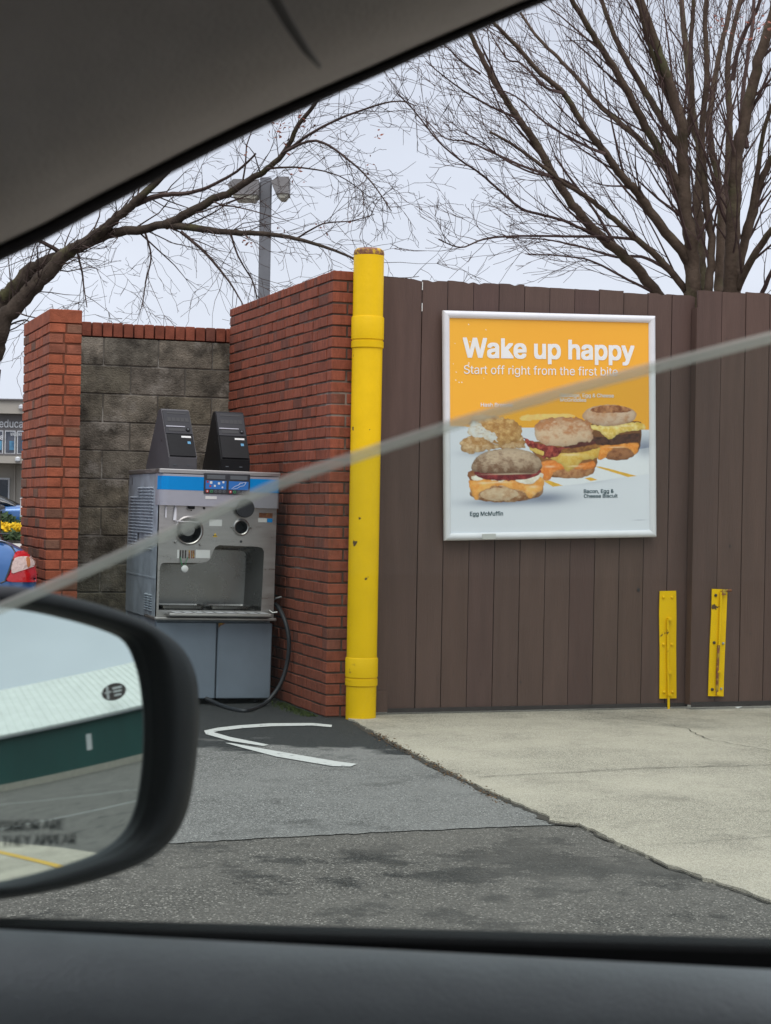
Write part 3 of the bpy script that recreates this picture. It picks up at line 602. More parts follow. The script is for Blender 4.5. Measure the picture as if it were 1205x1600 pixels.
# griddle cake sandwich, right
paint(ell(950, 806, 86, 40), (176, 120, 78), (128, 78, 48), seed=11)
paint([(836, 768), (940, 764), (1045, 752), (1054, 790), (1036, 818), (1012, 790), (955, 778), (905, 792), (872, 836), (848, 842), (834, 822)], (240, 150, 60), (250, 176, 92), seed=12, warp=4, rim=.3, rw=8)
paint([(800, 712), (850, 722), (1045, 702), (1064, 716), (1060, 744), (1000, 752), (900, 764), (830, 756), (804, 738)], (104, 66, 50), (62, 38, 30), ns=14, seed=13)
paint([(795, 658), (900, 662), (1040, 645), (1090, 662), (1086, 684), (1040, 690), (965, 700), (915, 732), (880, 720), (848, 690), (800, 682)], (236, 196, 88), (250, 226, 150), seed=14, warp=4, rim=.28)
paint(ell(903, 607, 143, 56), (226, 196, 168), (196, 150, 112), ns=30, seed=15, rim=.3)
paint([(800, 580), (830, 562), (890, 554), (960, 556), (1016, 578), (1000, 590), (930, 592), (850, 594)], (140, 82, 48), (196, 140, 96), ns=16, seed=16, rim=.0)
# biscuit sandwich, middle
paint(ell(705, 893, 118, 44), (206, 152, 104), (158, 100, 62), seed=21)
paint([(545, 848), (620, 842), (720, 862), (812, 846), (824, 880), (770, 890), (690, 884), (640, 892), (606, 905), (592, 940), (562, 944), (536, 905)], (236, 134, 52), (246, 160, 84), seed=22, warp=4)
paint([(485, 772), (560, 782), (700, 790), (840, 768), (846, 800), (830, 832), (765, 846), (705, 892), (674, 892), (648, 858), (595, 832), (530, 808)], (238, 204, 110), (214, 168, 66), seed=23, warp=5, rim=.3)
paint([(560, 770), (700, 778), (835, 762), (838, 780), (740, 800), (620, 800)], (176, 122, 60), (120, 74, 40), seed=24, rim=.1)
paint([(445, 706), (462, 722), (500, 735), (560, 755), (640, 768), (800, 742), (818, 756), (700, 778), (648, 790), (630, 818), (585, 830), (552, 822), (556, 792), (500, 770), (470, 748)], (128, 38, 34), (196, 92, 76), ns=14, seed=25, warp=6)
paint([(660, 752), (810, 738), (815, 758), (720, 776), (660, 772)], (92, 46, 38), seed=26, rim=.0)
paint([(512, 700), (518, 655), (545, 630), (600, 616), (680, 612), (750, 622), (798, 645), (814, 690), (808, 740), (745, 750), (668, 764), (600, 764), (538, 742)], (232, 200, 166), (192, 132, 88), ns=24, seed=27, rim=.32, side=lambda x, y: np.clip((690-y)/90, -.5, .6), warp=6)
# hash browns, left
paint([(135, 745), (160, 714), (230, 703), (330, 750), (440, 700), (462, 760), (440, 774), (300, 776), (200, 794), (150, 786)], (192, 144, 88), (226, 196, 154), ns=20, seed=31, warp=7)
paint([(176, 690), (186, 632), (200, 608), (262, 600), (350, 614), (426, 640), (444, 685), (430, 732), (338, 754), (268, 724), (196, 704)], (190, 136, 74), (222, 180, 118), ns=18, seed=32, warp=6, rim=.25)
paint([(176, 690), (188, 640), (214, 632), (250, 660), (300, 690), (325, 735), (268, 726), (196, 704)], (232, 232, 228), (214, 200, 176), ns=20, seed=33, rim=.05, warp=8, light=.1)
# egg muffin, front
paint(ell(368, 1002, 188, 50), (150, 98, 60), (206, 170, 128), ns=22, seed=41, rim=.4)
paint(ell(330, 1010, 95, 34), (216, 190, 156), (184, 146, 108), ns=20, seed=42, rim=.1)
paint([(215, 905), (535, 900), (535, 948), (490, 966), (380, 968), (300, 964), (215, 946)], (238, 226, 202), (246, 240, 226), seed=43, rim=.22)
paint([(178, 936), (215, 938), (270, 930), (340, 945), (400, 930), (430, 950), (500, 958), (548, 925), (556, 980), (525, 1008), (488, 1036), (452, 1002), (400, 984), (350, 968), (300, 968), (255, 985), (232, 1000), (222, 1032), (206, 1034), (186, 980)], (238, 160, 74), (250, 190, 108), ns=30, seed=44, warp=4, rim=.3, rw=7)
paint([(212, 888), (370, 900), (530, 882), (526, 918), (440, 938), (330, 938), (232, 922)], (120, 34, 40), (168, 64, 62), ns=24, seed=45, rim=.3, rw=6)
paint([(192, 880), (203, 832), (250, 796), (330, 776), (430, 776), (505, 800), (546, 845), (544, 882), (505, 906), (400, 908), (290, 902), (222, 894)], (206, 180, 152), (132, 98, 74), ns=26, seed=46, rim=.36, side=lambda x, y: np.clip((y-850)/90, -.25, .5)+np.clip((300-x)/260, 0, .3))
# crumb, toast marks and highlights
hs_ = np.random.RandomState(8)
for (cx, cy, rx, ry, n_, cc) in ((370, 835, 150, 45, 60, (96, 66, 48)), (370, 825, 140, 35, 34, (232, 212, 188)), (665, 680, 130, 50, 46, (164, 100, 62)), (665, 665, 125, 38, 40, (246, 224, 196)), (903, 610, 120, 36, 34, (150, 96, 62)), (370, 1005, 150, 26, 34, (232, 208, 172)), (310, 665, 110, 50, 70, (150, 96, 46)), (310, 655, 110, 50, 50, (240, 206, 150)), (290, 745, 130, 26, 40, (150, 100, 54))):
    for q_ in range(n_):
        a_0, r_0 = hs_.rand()*6.28, hs_.rand()**.5; x_0, y_0 = cx+rx*r_0*math.cos(a_0), cy+ry*r_0*math.sin(a_0); w_0, h_0 = hs_.uniform(2.5, 9), hs_.uniform(1.5, 4)
        g_ = (np.exp(-(((X-x_0)/w_0)**2+((Y-y_0)/h_0)**2))*.30)[..., None]; img = img*(1-g_)+lin(cc)*g_
for x_0, y_0, w_0, h_0 in ((330, 948, 60, 4), (250, 950, 26, 5), (590, 872, 26, 5), (720, 872, 30, 4), (940, 776, 40, 3), (700, 812, 40, 5), (380, 906, 110, 3), (980, 664, 50, 4), (505, 975, 22, 6)):
    g_ = (np.exp(-(((X-x_0)/w_0)**2+((Y-y_0)/h_0)**2))*.55)[..., None]; img = img*(1-g_)+lin((255, 236, 200))*g_
shadow(1060, 1165, 34, 1.6, .6)
sp = np.random.RandomState(2)
for i in range(16):
    cx, cy, r_ = sp.uniform(90, 300), sp.uniform(120, 620), sp.uniform(2, 4); mk = np.hypot(X-cx, Y-cy) < r_; img[mk] = lin((235, 225, 205))
img = np.clip(img*1.04, 0, .92)
fs = .040
def ps(s, t, y=-.0): return pp(-hw+fs+s*(PW-2*fs), hh-fs-t*(PH-2*fs), .004+y)
b = MB(); vv = [[ps(a, c) for a in (0, 1)] for c in (0, 1)]
P00, P10, P01 = np.array(vv[0][0]), np.array(vv[0][1]), np.array(vv[1][0])
V_ = P00+(P10-P00)*ss[..., None]+(P01-P00)*tt[..., None]; b.v = V_.reshape(-1, 3).tolist(); b.c = img.reshape(-1, 3).tolist()
for j in range(NY-1):
    r0_ = j*NX; b.f += [(r0_+i, r0_+NX+i, r0_+NX+i+1, r0_+i+1) for i in range(NX-1)]
prn = b.build('printed_sheet', M['print'], PO, recalc=False)
b = MB(); b.box((-.5, 0, -.5), (.5, 1, .5), M=Matrix.Translation(Vector((cen.x, PY+.006, cen.z))) @ Matrix.Rotation(-tilt, 4, 'Y') @ Matrix.Diagonal((PW-.02, .01, PH-.02, 1))); b.build('backing_board', M['white_metal'], PO)
def ptext(body, x0, x1, yb, yc, m, bold=0.):
    def fit(u_, v_):
        x = x0+(x1-x0)*u_; y = yb-(yb-yc)*v_; s_ = (x-PX0)/(PX1-PX0); sm = ((x0+x1)/2-PX0)/(PX1-PX0)
        return ps(s_, (y-96-17*sm*.7)/1112, -.0016)
    return text(body, 'lettering', m, fit, prn, bold)
ptext('Wake up happy', 156, 1032, 304, 208, M['ink_white'], .040)
ptext('Start off right from the first bite', 156, 946, 390, 346, M['ink_white'], 0.003)
ptext('Hash Browns', 240, 400, 556, 536, M['ink_white'], .02)
ptext('Sausage, Egg & Cheese', 644, 925, 507, 488, M['ink_white'], .02); ptext('McGriddles', 645, 780, 530, 512, M['ink_white'], .02)
ptext('Bacon, Egg &', 765, 922, 1012, 993, M['ink_teal'], .02); ptext('Cheese Biscuit', 765, 942, 1037, 1019, M['ink_teal'], .02)
ptext('Egg McMuffin', 182, 348, 1118, 1097, M['ink_teal'], .02)
#NEXT
# ================================================================== SOFT SERVE MACHINE  (local frame: x across, y back, z up)
MW_, MD, MH = .775, .98, 1.500
IM = empty('soft_serve_machine', (2.452, 11.52, 0), 'discarded stainless soft serve ice cream machine with a blue stripe, standing in the walled alcove', 'ice cream machine')
IM.rotation_euler = (0, math.radians(.75), 0)
def ib(m_, name, parent=None, **k): return m_.build(name, M[k.pop('mat')], parent or IM, world=False, **k)
def X_(px): return (px-243)*.00411
def Z_(py): return (1098-py)*.00411
def p3(y): return lambda x, z: (x, y, z)
b = MB(); b.rbox((.012, .05, .045), (.762, .95, .545), .004); ib(b, 'cabinet_frame', mat='galv')
for x0, x1 in ((.004, .402), (.409, .768)):
    b = MB(); b.rbox((x0, .006, .045), (x1, .045, .533), .007); ib(b, 'door', mat='cab', smooth=True, ang=30)
b = MB(); b.poly([(.410, .0045, .530), (.452, .0045, .530), (.448, .0045, .522), (.425, .0045, .512), (.411, .0045, .498)]); b.poly([(.411, .006, .498), (.425, .006, .512), (.448, .006, .522), (.452, .006, .530), (.410, .006, .530)]); ib(b, 'rust_spot', mat='rust')
for x in (.05, .70):
    for y in (.12, .84):
        b = MB(); b.lathe((x, y, .028), [(.028, -.012), (.03, 0), (.028, .012)], 20, 'x'); b.box((x-.004, y-.012, .03), (x+.016, y+.012, .05)); ib(b, 'caster', mat='rubber')
# shelf lip and drip tray
b = MB(); b.rbox((-.012, -.030, .545), (.785, .30, .566), .006); ib(b, 'shelf', mat='steel')
tr = MB(); tr.rbox((.065, -.105, .572), (.735, .06, .596), .008); tr = ib(tr, 'drip_tray', mat='steel', smooth=True, ang=30)
b = MB()
for i in range(9): x = .10+i*.07; b.box((x, -.10, .5975), (x+.05, .05, .5995), M=Matrix.Shear('XY', 4, (0, 0)) if False else None)
ib(b, 'tray_slats', tr, mat='white_metal')
# side panels, back, top
b = MB(); b.rbox((0, .035, .548), (.004, MD, MH-.03), .0015); b.rbox((-.003, .035, .80), (-.0005, MD, .812), .001); ib(b, 'side_panel', mat='galv')
b = MB(); b.rbox((.771, .035, .548), (.775, MD, MH-.03), .0015); ib(b, 'side_panel', mat='galv')
b = MB(); b.rbox((.004, MD-.004, .06), (.771, MD, MH-.03), .0015); ib(b, 'back_panel', mat='galv')
b = MB()
def louvre(x, y0, y1, z, h): b.v += [(x-.001, y0, z), (x-.001, y1, z), (x-.014, y1-.004, z-h*.55), (x-.014, y0+.004, z-h*.55), (x-.001, y1, z-h), (x-.001, y0, z-h)]; b.c += [(1, 1, 1)]*6; n_ = len(b.v)-6; b.f += [(n_, n_+1, n_+2, n_+3), (n_+3, n_+2, n_+4, n_+5), (n_, n_+3, n_+5), (n_+1, n_+4, n_+2)]
for i in range(20):
    z = 1.385-i*.0205
    for j in range(6):
        if i < 3 and j > 3: continue
        if i > 14 and j in (2, 3): continue
        louvre(0, .16+j*.125, .16+j*.125+.112, z, .014)
ib(b, 'louvres', mat='galv', recalc=False); b = MB()
for i in range(7):
    for j in range(2): louvre(0, .12+j*.12, .21+j*.12, .70-i*.016, .011)
ib(b, 'louvres', mat='galv', recalc=False)
for lo_, hi_ in (((-.0015, .86, 1.40), (-.0004, .875, 1.45)), ((-.0015, .60, 1.03), (-.0004, .63, 1.08))): b = MB(); b.box(lo_, hi_); ib(b, 'latch_slot', mat='dark_hole')
b = MB(); b.rbox((-.008, -.028, MH-.030), (MW_+.008, MD+.004, MH), .005); ib(b, 'lid', mat='steel', smooth=True, ang=30)
b = MB(); b.rbox((.03, .08, .60), (.74, MD-.02, MH-.04), .004); 
# head panel with rounded left corner, bulging forward
hz0, hz1 = Z_(789), MH-.031
def headrow(z, k): return [(.0-.004, .10, z), (.0-.004, .04*k+.0, z), (.008, -.015, z), (.028, -.034, z), (.05, -.040, z), (.40, -.042, z), (.74, -.040, z), (.765, -.034, z), (MW_+.004, -.015, z), (MW_+.004, .10, z)]
bh = MB(); bh.grid([headrow(hz0, 1), headrow(hz0+.012, 1), headrow(hz1, 1)]); bh.poly(headrow(hz0, 1)[::-1]); hp = ib(bh, 'head_panel', mat='head_grey', smooth=True, ang=35)
bs_ = MB(); off_ = -.0015
def hr2(z): return [(x+(-.0015 if x < 0 else 0), y+off_, z) for x, y, z in headrow(z, 1)[1:9]]
bs_.grid([hr2(Z_(765)), hr2(Z_(744))]); ib(bs_, 'blue_stripe', hp, mat='blue', recalc=False)
for s_ in (0,):
    b = MB(); b.rbox((.275, -.050, Z_(769.5)), (.575, -.0425, Z_(737.5)), .003); dp = ib(b, 'control_panel', mat='display')
    for x0, x1 in ((.285, .420), (.436, .565)):
        b = MB(); b.box((x0, -.0512, Z_(762)), (x1, -.0502, Z_(749))); ib(b, 'key_field', dp, mat='display_blue')
        b = MB(); b.rbox((x0+.008, -.0522, Z_(746.5)), (x1-.008, -.0502, Z_(740.5)), .001); ib(b, 'screen', dp, mat='lcd')
        for i in range(5):
            b = MB(); b.lathe((x0+.012+i*.0275, -.0505, Z_(765.5)), [(.010, 0), (.010, -.0022), (.006, -.0026)], 14, 'y'); b_ = ib(b, 'key', dp, mat='red_pl' if i == 0 else ('green_pl' if i == 1 else 'lcd'))
            b = MB(); b.lathe((x0+.012+i*.0275, -.0532, Z_(765.5)), [(.0042, 0), (.0042, -.0006)], 10, 'y'); ib(b, 'key_dot', dp, mat='white_pl' if i == 0 else 'display')
    b = MB()
    for x, z, s2 in ((.32, 752, .008), (.345, 757, .006), (.372, 753, .007), (.40, 751, .006), (.395, 759, .005)): b.box((x-s2, -.0518, Z_(z)-s2), (x+s2, -.0513, Z_(z)+s2))
    ib(b, 'key_symbols', dp, mat='white_pl')
    b = MB()
    for P_ in (((.455, 761), (.475, 757), (.50, 754.5), (.52, 751), (.55, 750)), ((.465, 761), (.49, 760), (.51, 756.5), (.535, 755.5), (.55, 750)), ((.50, 754.5), (.51, 750.5), (.525, 752))): b.tube([(x, -.0516, Z_(z)) for x, z in P_], .0011, 4)
    ib(b, 'cone_symbol', dp, mat='white_pl')
    b = MB()
    for x, z in ((.298, 751), (.315, 757.5)): b.box((x-.006, -.0518, Z_(z)-.006), (x+.006, -.0513, Z_(z)+.006))
    ib(b, 'red_symbols', dp, mat='red_pl')
b = MB(); b.box((.288, -.0435, Z_(777.5)), (.362, -.0425, Z_(773))); ib(b, 'maker_label', hp, mat='white_pl')
b = MB(); b.lathe((X_(377), -.022, Z_(790)), [(.060, 0), (.060, -.022), (.056, -.024)], 30, 'y'); ib(b, 'hood_knob', hp, mat='pc_gray')
# front plate with two ports and the dispensing bay
def sm(P, r=2): return [tuple(q) for q in P]
opening = [(X_(x), Z_(y)) for x, y in [(247.5, 950), (247.5, 886), (249, 880), (253, 877.5), (312, 876.5), (321, 874.5), (326.5, 870), (331, 857), (334.5, 851), (340, 848.5), (402, 849.5), (409, 851.5), (412, 857), (411.5, 900), (410, 950)]]
outer = [(.004, .567), (.771, .567), (.771, hz0+.03), (.004, hz0+.03)]
c1, c2_ = (X_(291), Z_(827)), (X_(374), Z_(820))
b = MB(); b.plate(outer, [opening, circ(*c1, .083), circ(*c2_, .044)], p3(.0), (0, .004, 0)); fp = ib(b, 'front_plate', mat='steel')
# recess: rounded tub behind the opening
b = MB()
def shr(P, k, cx=.36, cz=.78): return [((x-cx)*k+cx, (z-cz)*k+cz) for x, z in P]
b.grid([[(x, .004, z) for x, z in opening], [(x, .05, z) for x, z in shr(opening, .985)], [(x, .22, z) for x, z in shr(opening, .93)], [(x, .27, z) for x, z in shr(opening, .86)]], closed=True)
b.poly([(x, .27, z) for x, z in shr(opening, .86)]); ib(b, 'dispensing_bay', mat='steel_dark', smooth=True, ang=50, recalc=False)
for x0, x1 in ((.04, .335), (.365, .64)):
    b = MB(); R_ = rrect(x0, .05, x1, .235, .03)
    b.grid([[(x, y, .632) for x, y in rrect(x0-.008, .042, x1+.008, .243, .035)], [(x, y, .638) for x, y in R_], [(x, y, .615) for x, y in rrect(x0+.008, .058, x1-.008, .227, .025)]], closed=True)
    b.poly([(x, y, .615) for x, y in rrect(x0+.008, .058, x1-.008, .227, .025)]); ib(b, 'pan', mat='steel_dark', smooth=True, ang=40, recalc=False)
for (cx_, cz_), r_, dd in ((c1, .083, .16), (c2_, .044, .10)):
    b = MB(); P_ = []
    b.lathe((cx_, 0, cz_), [(r_+.010, .0), (r_+.011, -.006), (r_+.002, -.010), (r_-.004, -.006), (r_-.004, .003)], 40, 'y'); b.f = b.f[:-2]; ib(b, 'port_ring', fp, mat='steel', smooth=True, ang=50)
    b = MB(); b.lathe((cx_, 0, cz_), [(r_-.002, .004), (r_-.003, dd)], 36, 'y'); b.f = b.f[:-2]+[b.f[-1]]; ib(b, 'port', fp, mat='dark_hole', recalc=False)
b = MB(); b.lathe((c1[0], .02, c1[1]+.01), [(.045, 0), (.045, .05), (.02, .05)], 24, 'y'); ib(b, 'beater_shaft', fp, mat='steel_dark', smooth=True, ang=40)
for (x, y) in ((359, 820), (389, 820), (270, 845), (309, 848), (289, 786+8)):
    b = MB(); b.lathe((X_(x), 0, Z_(y)), [(.007, 0), (.007, -.02), (.004, -.024)], 12, 'y'); ib(b, 'stud', fp, mat='steel', smooth=True, ang=40)
b = MB(); b.tube([(X_(254), -.01, Z_(790)), (X_(254), -.012, Z_(808))], .005, 8); b.tube([(X_(269), -.01, Z_(789)), (X_(268.5), -.012, Z_(806)), (X_(268), -.012, Z_(812))], [.008, .012, .012], 8); b.tube([(X_(268), -.014, Z_(813)), (X_(305), -.014, Z_(814))], .004, 6); ib(b, 'switch_rod', mat='white_metal', smooth=True, ang=40)
b = MB(); b.rbox((X_(288), -.03, Z_(794)), (X_(298), -.002, Z_(788)), .003); b.lathe((X_(292.5), -.02, Z_(796)), [(.004, 0), (.004, -.012)], 8, 'y'); ib(b, 'switch', mat='pc')
for x, z in ((374.5, 842), (314, 792)): b = MB(); b.lathe((X_(x), 0, Z_(z)), [(.008, .0), (.008, -.004), (.004, -.005)], 12, 'y'); ib(b, 'small_port', fp, mat='dark_hole')
for x0, x1, z0, z1 in ((401, 415, 811, 805), (323, 343, 819, 809), (303, 325.5, 869, 856.5), (274, 277, 870, 857)): b = MB(); b.box((X_(x0), -.0012, Z_(z0)), (X_(x1), -.0004, Z_(z1))); ib(b, 'paper_label', fp, mat='white_pl')
b = MB(); b.box((X_(402), -.0012, Z_(804)), (X_(424), -.0004, Z_(796.5))); ib(b, 'red_label', fp, mat='rust')
b = MB(); b.box((X_(415.5), -.0012, Z_(811)), (X_(424), -.0004, Z_(805))); ib(b, 'blue_label', fp, mat='blue')
b = MB(); b.poly([(X_(329), -.001, Z_(836)), (X_(336.5), -.001, Z_(836)), (X_(333), -.001, Z_(829.5))]); b.poly([(X_(333), -.0002, Z_(829.5)), (X_(336.5), -.0002, Z_(836)), (X_(329), -.0002, Z_(836))]); ib(b, 'warning_sticker', fp, mat='amber')
b = MB(); b.box((X_(330), -.0014, Z_(834.9)), (X_(332), -.0011, Z_(833.2))); b.box((X_(333), -.0014, Z_(834.9)), (X_(335), -.0011, Z_(833.2))); ib(b, 'sticker_mark', fp, mat='display')
for i, x in enumerate((279, 283, 287, 293, 297, 300)):
    b = MB(); b.box((X_(x)-.005, -.0016, Z_(870)), (X_(x)+.004, -.0006, Z_(857.5))); ib(b, 'decal', fp, mat='rust' if i > 2 else 'gate_metal')
b = MB(); b.tube([(X_(279), -.006, Z_(868)), (X_(280), -.02, Z_(878)), (X_(283), -.02, Z_(884))], .003, 6); b.tube([(X_(291), -.006, Z_(868)), (X_(287), -.02, Z_(876)), (X_(285), -.02, Z_(883))], .002, 6); ib(b, 'probe_wire', mat='green_pl')
b = MB(); b.lathe((X_(285), -.02, Z_(886)), [(.020, 0), (.023, -.006), (.022, -.014), (.015, -.018)], 20, 'y'); ib(b, 'draw_nozzle', mat='white_pl', smooth=True, ang=40)
for P_ in ([(.735, -.02, .615), (.755, -.03, .60), (.785, -.04, .605)], [(.79, .10, .67), (.80, .06, .69), (.835, .05, .70)]): b = MB(); b.tube(P_, .0065, 8); ib(b, 'tap', mat='steel', smooth=True, ang=40)
# hose
HO = MB(); hp_ = [pl(x, y, (0, yy, 0), (0, 1, 0)) for x, y, yy in ((430, 944, 11.60), (436, 950, 11.53), (444, 966, 11.44), (450.5, 990, 11.40), (451.5, 1015, 11.40), (448, 1040, 11.41), (440, 1065, 11.41), (427, 1086, 11.40), (410, 1102, 11.40), (385, 1110.5, 11.36), (360, 1107, 11.40), (338, 1099, 11.45), (318, 1089, 11.55))]
hp_ = [gr(x, y, .014) if p.z < .014 else p for p, (x, y) in zip(hp_, ((430, 944), (436, 950), (444, 966), (450.5, 990), (451.5, 1015), (448, 1040), (440, 1065), (427, 1086), (410, 1102), (385, 1110.5), (360, 1107), (338, 1099), (318, 1092)))]
HO.tube([Vector(q) for q in smooth_poly([tuple(p) for p in hp_], 6, False)], .0135, 12); hs = HO.build('drain_hose', M['rubber'], None, smooth=True); tag(hs, 'dark grey rubber hose looping from the machine side down to the asphalt', 'hose')
# ================================================================== COMPUTER TOWERS on top
def tower(name_px, x0, wd, lean, label, dk):
    E_ = empty('computer_tower', (2.452+x0, 11.52+.05, MH-.004-x0*.013), label, 'computer', 'black wedge shaped units on top of the machine')
    E_.rotation_euler = (0, math.radians(.75), math.radians(lean))
    prof = [(.012, 0), (0, .004), (0, .080), (.235, .392), (.26, .397), (.31, .392), (.60, .03), (.60, 0)]
    b = MB(); b.plate(prof, [], lambda y, z: (0, y, z), (wd, 0, 0)); bd = b.build('case', M[dk], E_, world=False, bevel=.006)
    d = Vector((0, .235, .312)); L_ = d.length; d.normalize(); nn = Vector((0, -d.z, d.y))
    def fr(x, s, k=.0): return Vector((x, 0, .080))+d*(s*1.10)+nn*k
    def panel(x0_, x1_, s0, s1, k, nm, mt, par=bd, base=-.002):
        b = MB(); P_ = [fr(x0_, s0, k), fr(x1_, s0, k), fr(x1_, s1, k), fr(x0_, s1, k)]; Q_ = [fr(x0_, s0, base), fr(x1_, s0, base), fr(x1_, s1, base), fr(x0_, s1, base)]
        b.v = [tuple(v_) for v_ in P_+Q_]; b.c = [(1, 1, 1)]*8; b.f = [(0, 1, 2, 3), (0, 4, 5, 1), (1, 5, 6, 2), (2, 6, 7, 3), (3, 7, 4, 0), (7, 6, 5, 4)]
        return b.build(nm, M[mt], par, world=False)
    panel(.008, wd-.008, .006, .165, .010, 'lower_bezel', 'pc'); panel(.006, wd-.006, .172, .345, .007, 'upper_bezel', 'pc_gray')
    panel(.025, wd-.055, .190, .215, .0085, 'drive_slot', 'dark_hole'); panel(.012, wd-.05, .219, .226, .012, 'slot_rim', 'head_grey')
    for i in range(5): panel(.028+i*.029, .052+i*.029, .262, .292, .0082, 'vent', 'dark_hole')
    panel(.03, wd-.03, .320, .331, .0082, 'vent', 'dark_hole')
    b = MB(); q = fr(wd-.033, .203, .008); b.tube([q, q+nn*.006], .014, 16); b.build('power_button', M['pc'], bd, world=False)
    b = MB(); q = fr(wd-.033, .203, .0145); b.tube([q, q+nn*.001], .006, 12); b.build('button_dot', M['lcd'], bd, world=False)
    panel(wd-.085, wd-.022, .140, .153, .0112, 'white_label', 'white_pl', base=.008); panel(wd-.05, wd-.03, .095, .113, .0112, 'blue_sticker', 'pale_poster', base=.008)
    for i in range(2):
        b = MB(); b.box((.03+i*.09, -.004, .03), (.05+i*.09, .001, .036)); b.build('front_port', M['lcd'], bd, world=False)
    b = MB(); b.lathe((-.0008, .20, .19), [(.009, 0), (.009, .001)], 12, 'x'); b.build('lock_hole', M['dark_hole'], bd, world=False)
    return E_
tower(0, .085, .186, 2, 'black and grey wedge shaped computer standing left on the ice cream machine', 'pc_side')
tower(0, .425, .190, -2, 'blacker wedge shaped computer standing right on the machine, next to the brick wall', 'pc')

# ================================================================== SMALL GROUND THINGS
b = MB()
for i in range(420):
    t_ = rnd.random()**1.3; p0, p1 = Vector(G(590, 1150)), Vector(G(800, 1262)); p = p0.lerp(p1, t_)+Vector((rnd.gauss(-.02, .022), rnd.gauss(0, .02))); s_ = rnd.uniform(.003, .009); a = rnd.random()*6.28
    v_ = rnd.uniform(.4, 1.6); z = .010+rnd.random()*.012
    b.poly([(p.x+s_*math.cos(a), p.y+s_*math.sin(a), z), (p.x+s_*.5*math.cos(a+2), p.y+s_*.5*math.sin(a+2), z+.004), (p.x+s_*math.cos(a+3.4), p.y+s_*math.sin(a+3.4), z+.001), (p.x+s_*.5*math.cos(a+4.8), p.y+s_*.5*math.sin(a+4.8), z-.001)], (v_, v_*.9, v_*.7))
tag(b.build('leaf_litter', M['litter'], recalc=False), 'brown leaf crumbs gathered along the concrete edge', 'litter', kind='stuff')
b = MB()
for i in range(1400):
    u_ = 3.30-abs(rnd.gauss(0, .045)); v_ = rnd.uniform(10.75, 11.5) if rnd.random() < .75 else rnd.uniform(10.8, 13); s_ = rnd.uniform(.003, .010); a = rnd.random()*6.28; h_ = rnd.uniform(.004, .022)
    b.poly([(u_, v_, .004), (u_+s_*math.cos(a), v_+s_*math.sin(a), h_), (u_-s_*math.sin(a), v_+s_*math.cos(a), h_*.8)])
tag(b.build('moss', M['moss'], recalc=False), 'green moss growing where the brick wall meets the asphalt', 'moss', kind='stuff')
q = pl(1148, 1110, (0, GR-.05, 0), (0, 1, 0)); b = MB(); b.plate([(-.03, -.008), (-.012, -.014), (.028, .006), (.024, .014), (0, .010)], [], lambda x, y: (q.x+x, q.y-.05+y, .027+abs(x)*.3), (0, 0, .002)); tag(b.build('paper_scrap', M['white_pl']), 'small white scrap of paper at the foot of the right gate', 'paper scrap')

# ================================================================== LAMP POST
D = 36; LPp = at(412, 500, D); lx, ly = LPp.x, LPp.y
LM = empty('lamp_post', (lx, ly, 0), 'tall grey parking lot light post with two box heads, behind the brick wall', 'street lamp')
a_ = math.radians(-19); Rm = Matrix.Translation(Vector((lx, ly, 0))) @ Matrix.Rotation(a_, 4, 'Z')
ht = at(412, 278, D).z
b = MB(); b.rbox((-.11, -.11, 0), (.11, .11, ht+.0), .02, M=Rm); b.build('pole', M['lamp_post'], LM)
for x0, x1, z0, z1, yy in ((-.72, -.115, -.45, -.10, -.1), (.115, .46, -.40, -.02, .0)):
    Rh = Rm @ Matrix.Translation(Vector((0, yy, ht))); b = MB(); z_ = [(x0, z1-.10), (x0+.12, z1), (x1, z1), (x1, z0+.06), (x0+.10, z0+.06)]
    b.plate(z_, [], lambda x, z: Rh @ Vector((x, -.30, z)), (Rh.to_3x3() @ Vector((0, .6, 0)))); hd = b.build('lamp_head', M['lamp_head'], LM)
    b = MB(); b.plate([(x0+.10, z0+.058), (x1-.02, z0+.058), (x1-.08, z0-.02), (x0+.18, z0-.02)], [], lambda x, z: Rh @ Vector((x, -.27, z)), (Rh.to_3x3() @ Vector((0, .54, 0)))); b.build('lens', M['lamp_lens'], hd)

# ================================================================== TREES
def limb(b, pxs, r0, r1, n=7, k=5):
    P = [Vector(at(x, y, D_)) for x, y, D_ in pxs]; Q = [Vector(p) for p in smooth_poly([tuple(p) for p in P], k, False)]
    m_ = len(Q); R_ = [r0+(r1-r0)*(i/(m_-1))**.8 for i in range(m_)]
    for i in range(1, m_): Q[i] += Vector((rnd.gauss(0, .12), rnd.gauss(0, .12), rnd.gauss(0, .12)))*R_[i]
    b.tube(Q, R_, n); return Q, R_
def grow(b, p, d, length, r, lev, trop, wig, spread, dens):
    n_ = max(3, int(4+length*2)); seg = length/n_; P = [p.copy()]; R_ = [r]; d = d.normalized(); kids = []
    for i in range(n_):
        d = (d+Vector((rnd.gauss(0, wig), rnd.gauss(0, wig), rnd.gauss(0, wig)+trop*.12))).normalized(); p = p+d*seg
        P.append(p.copy()); R_.append(max(r*(1-.8*(i+1)/n_), .0021)); kids.append((p.copy(), d.copy(), R_[-1], (i+1)/n_))
    b.tube(P, R_, 5 if r > .02 else (4 if r > .009 else 3), cap=False)
    if lev > 0:
        c = max(2, int(length*dens+rnd.random()))
        for _ in range(c):
            q, dd, rr, t_ = kids[rnd.randrange(max(0, int(n_*.15)), n_)]
            ax = dd.orthogonal(); ax.rotate(Matrix.Rotation(rnd.random()*6.283, 3, dd)); nd = dd*math.cos(spread)+ax*math.sin(spread)*rnd.uniform(.7, 1.3)
            grow(b, q, nd, length*rnd.uniform(.38, .66)*(1.1-.35*t_), max(rr*.55, .0028), lev-1, trop, wig*1.1, spread, dens*1.25)
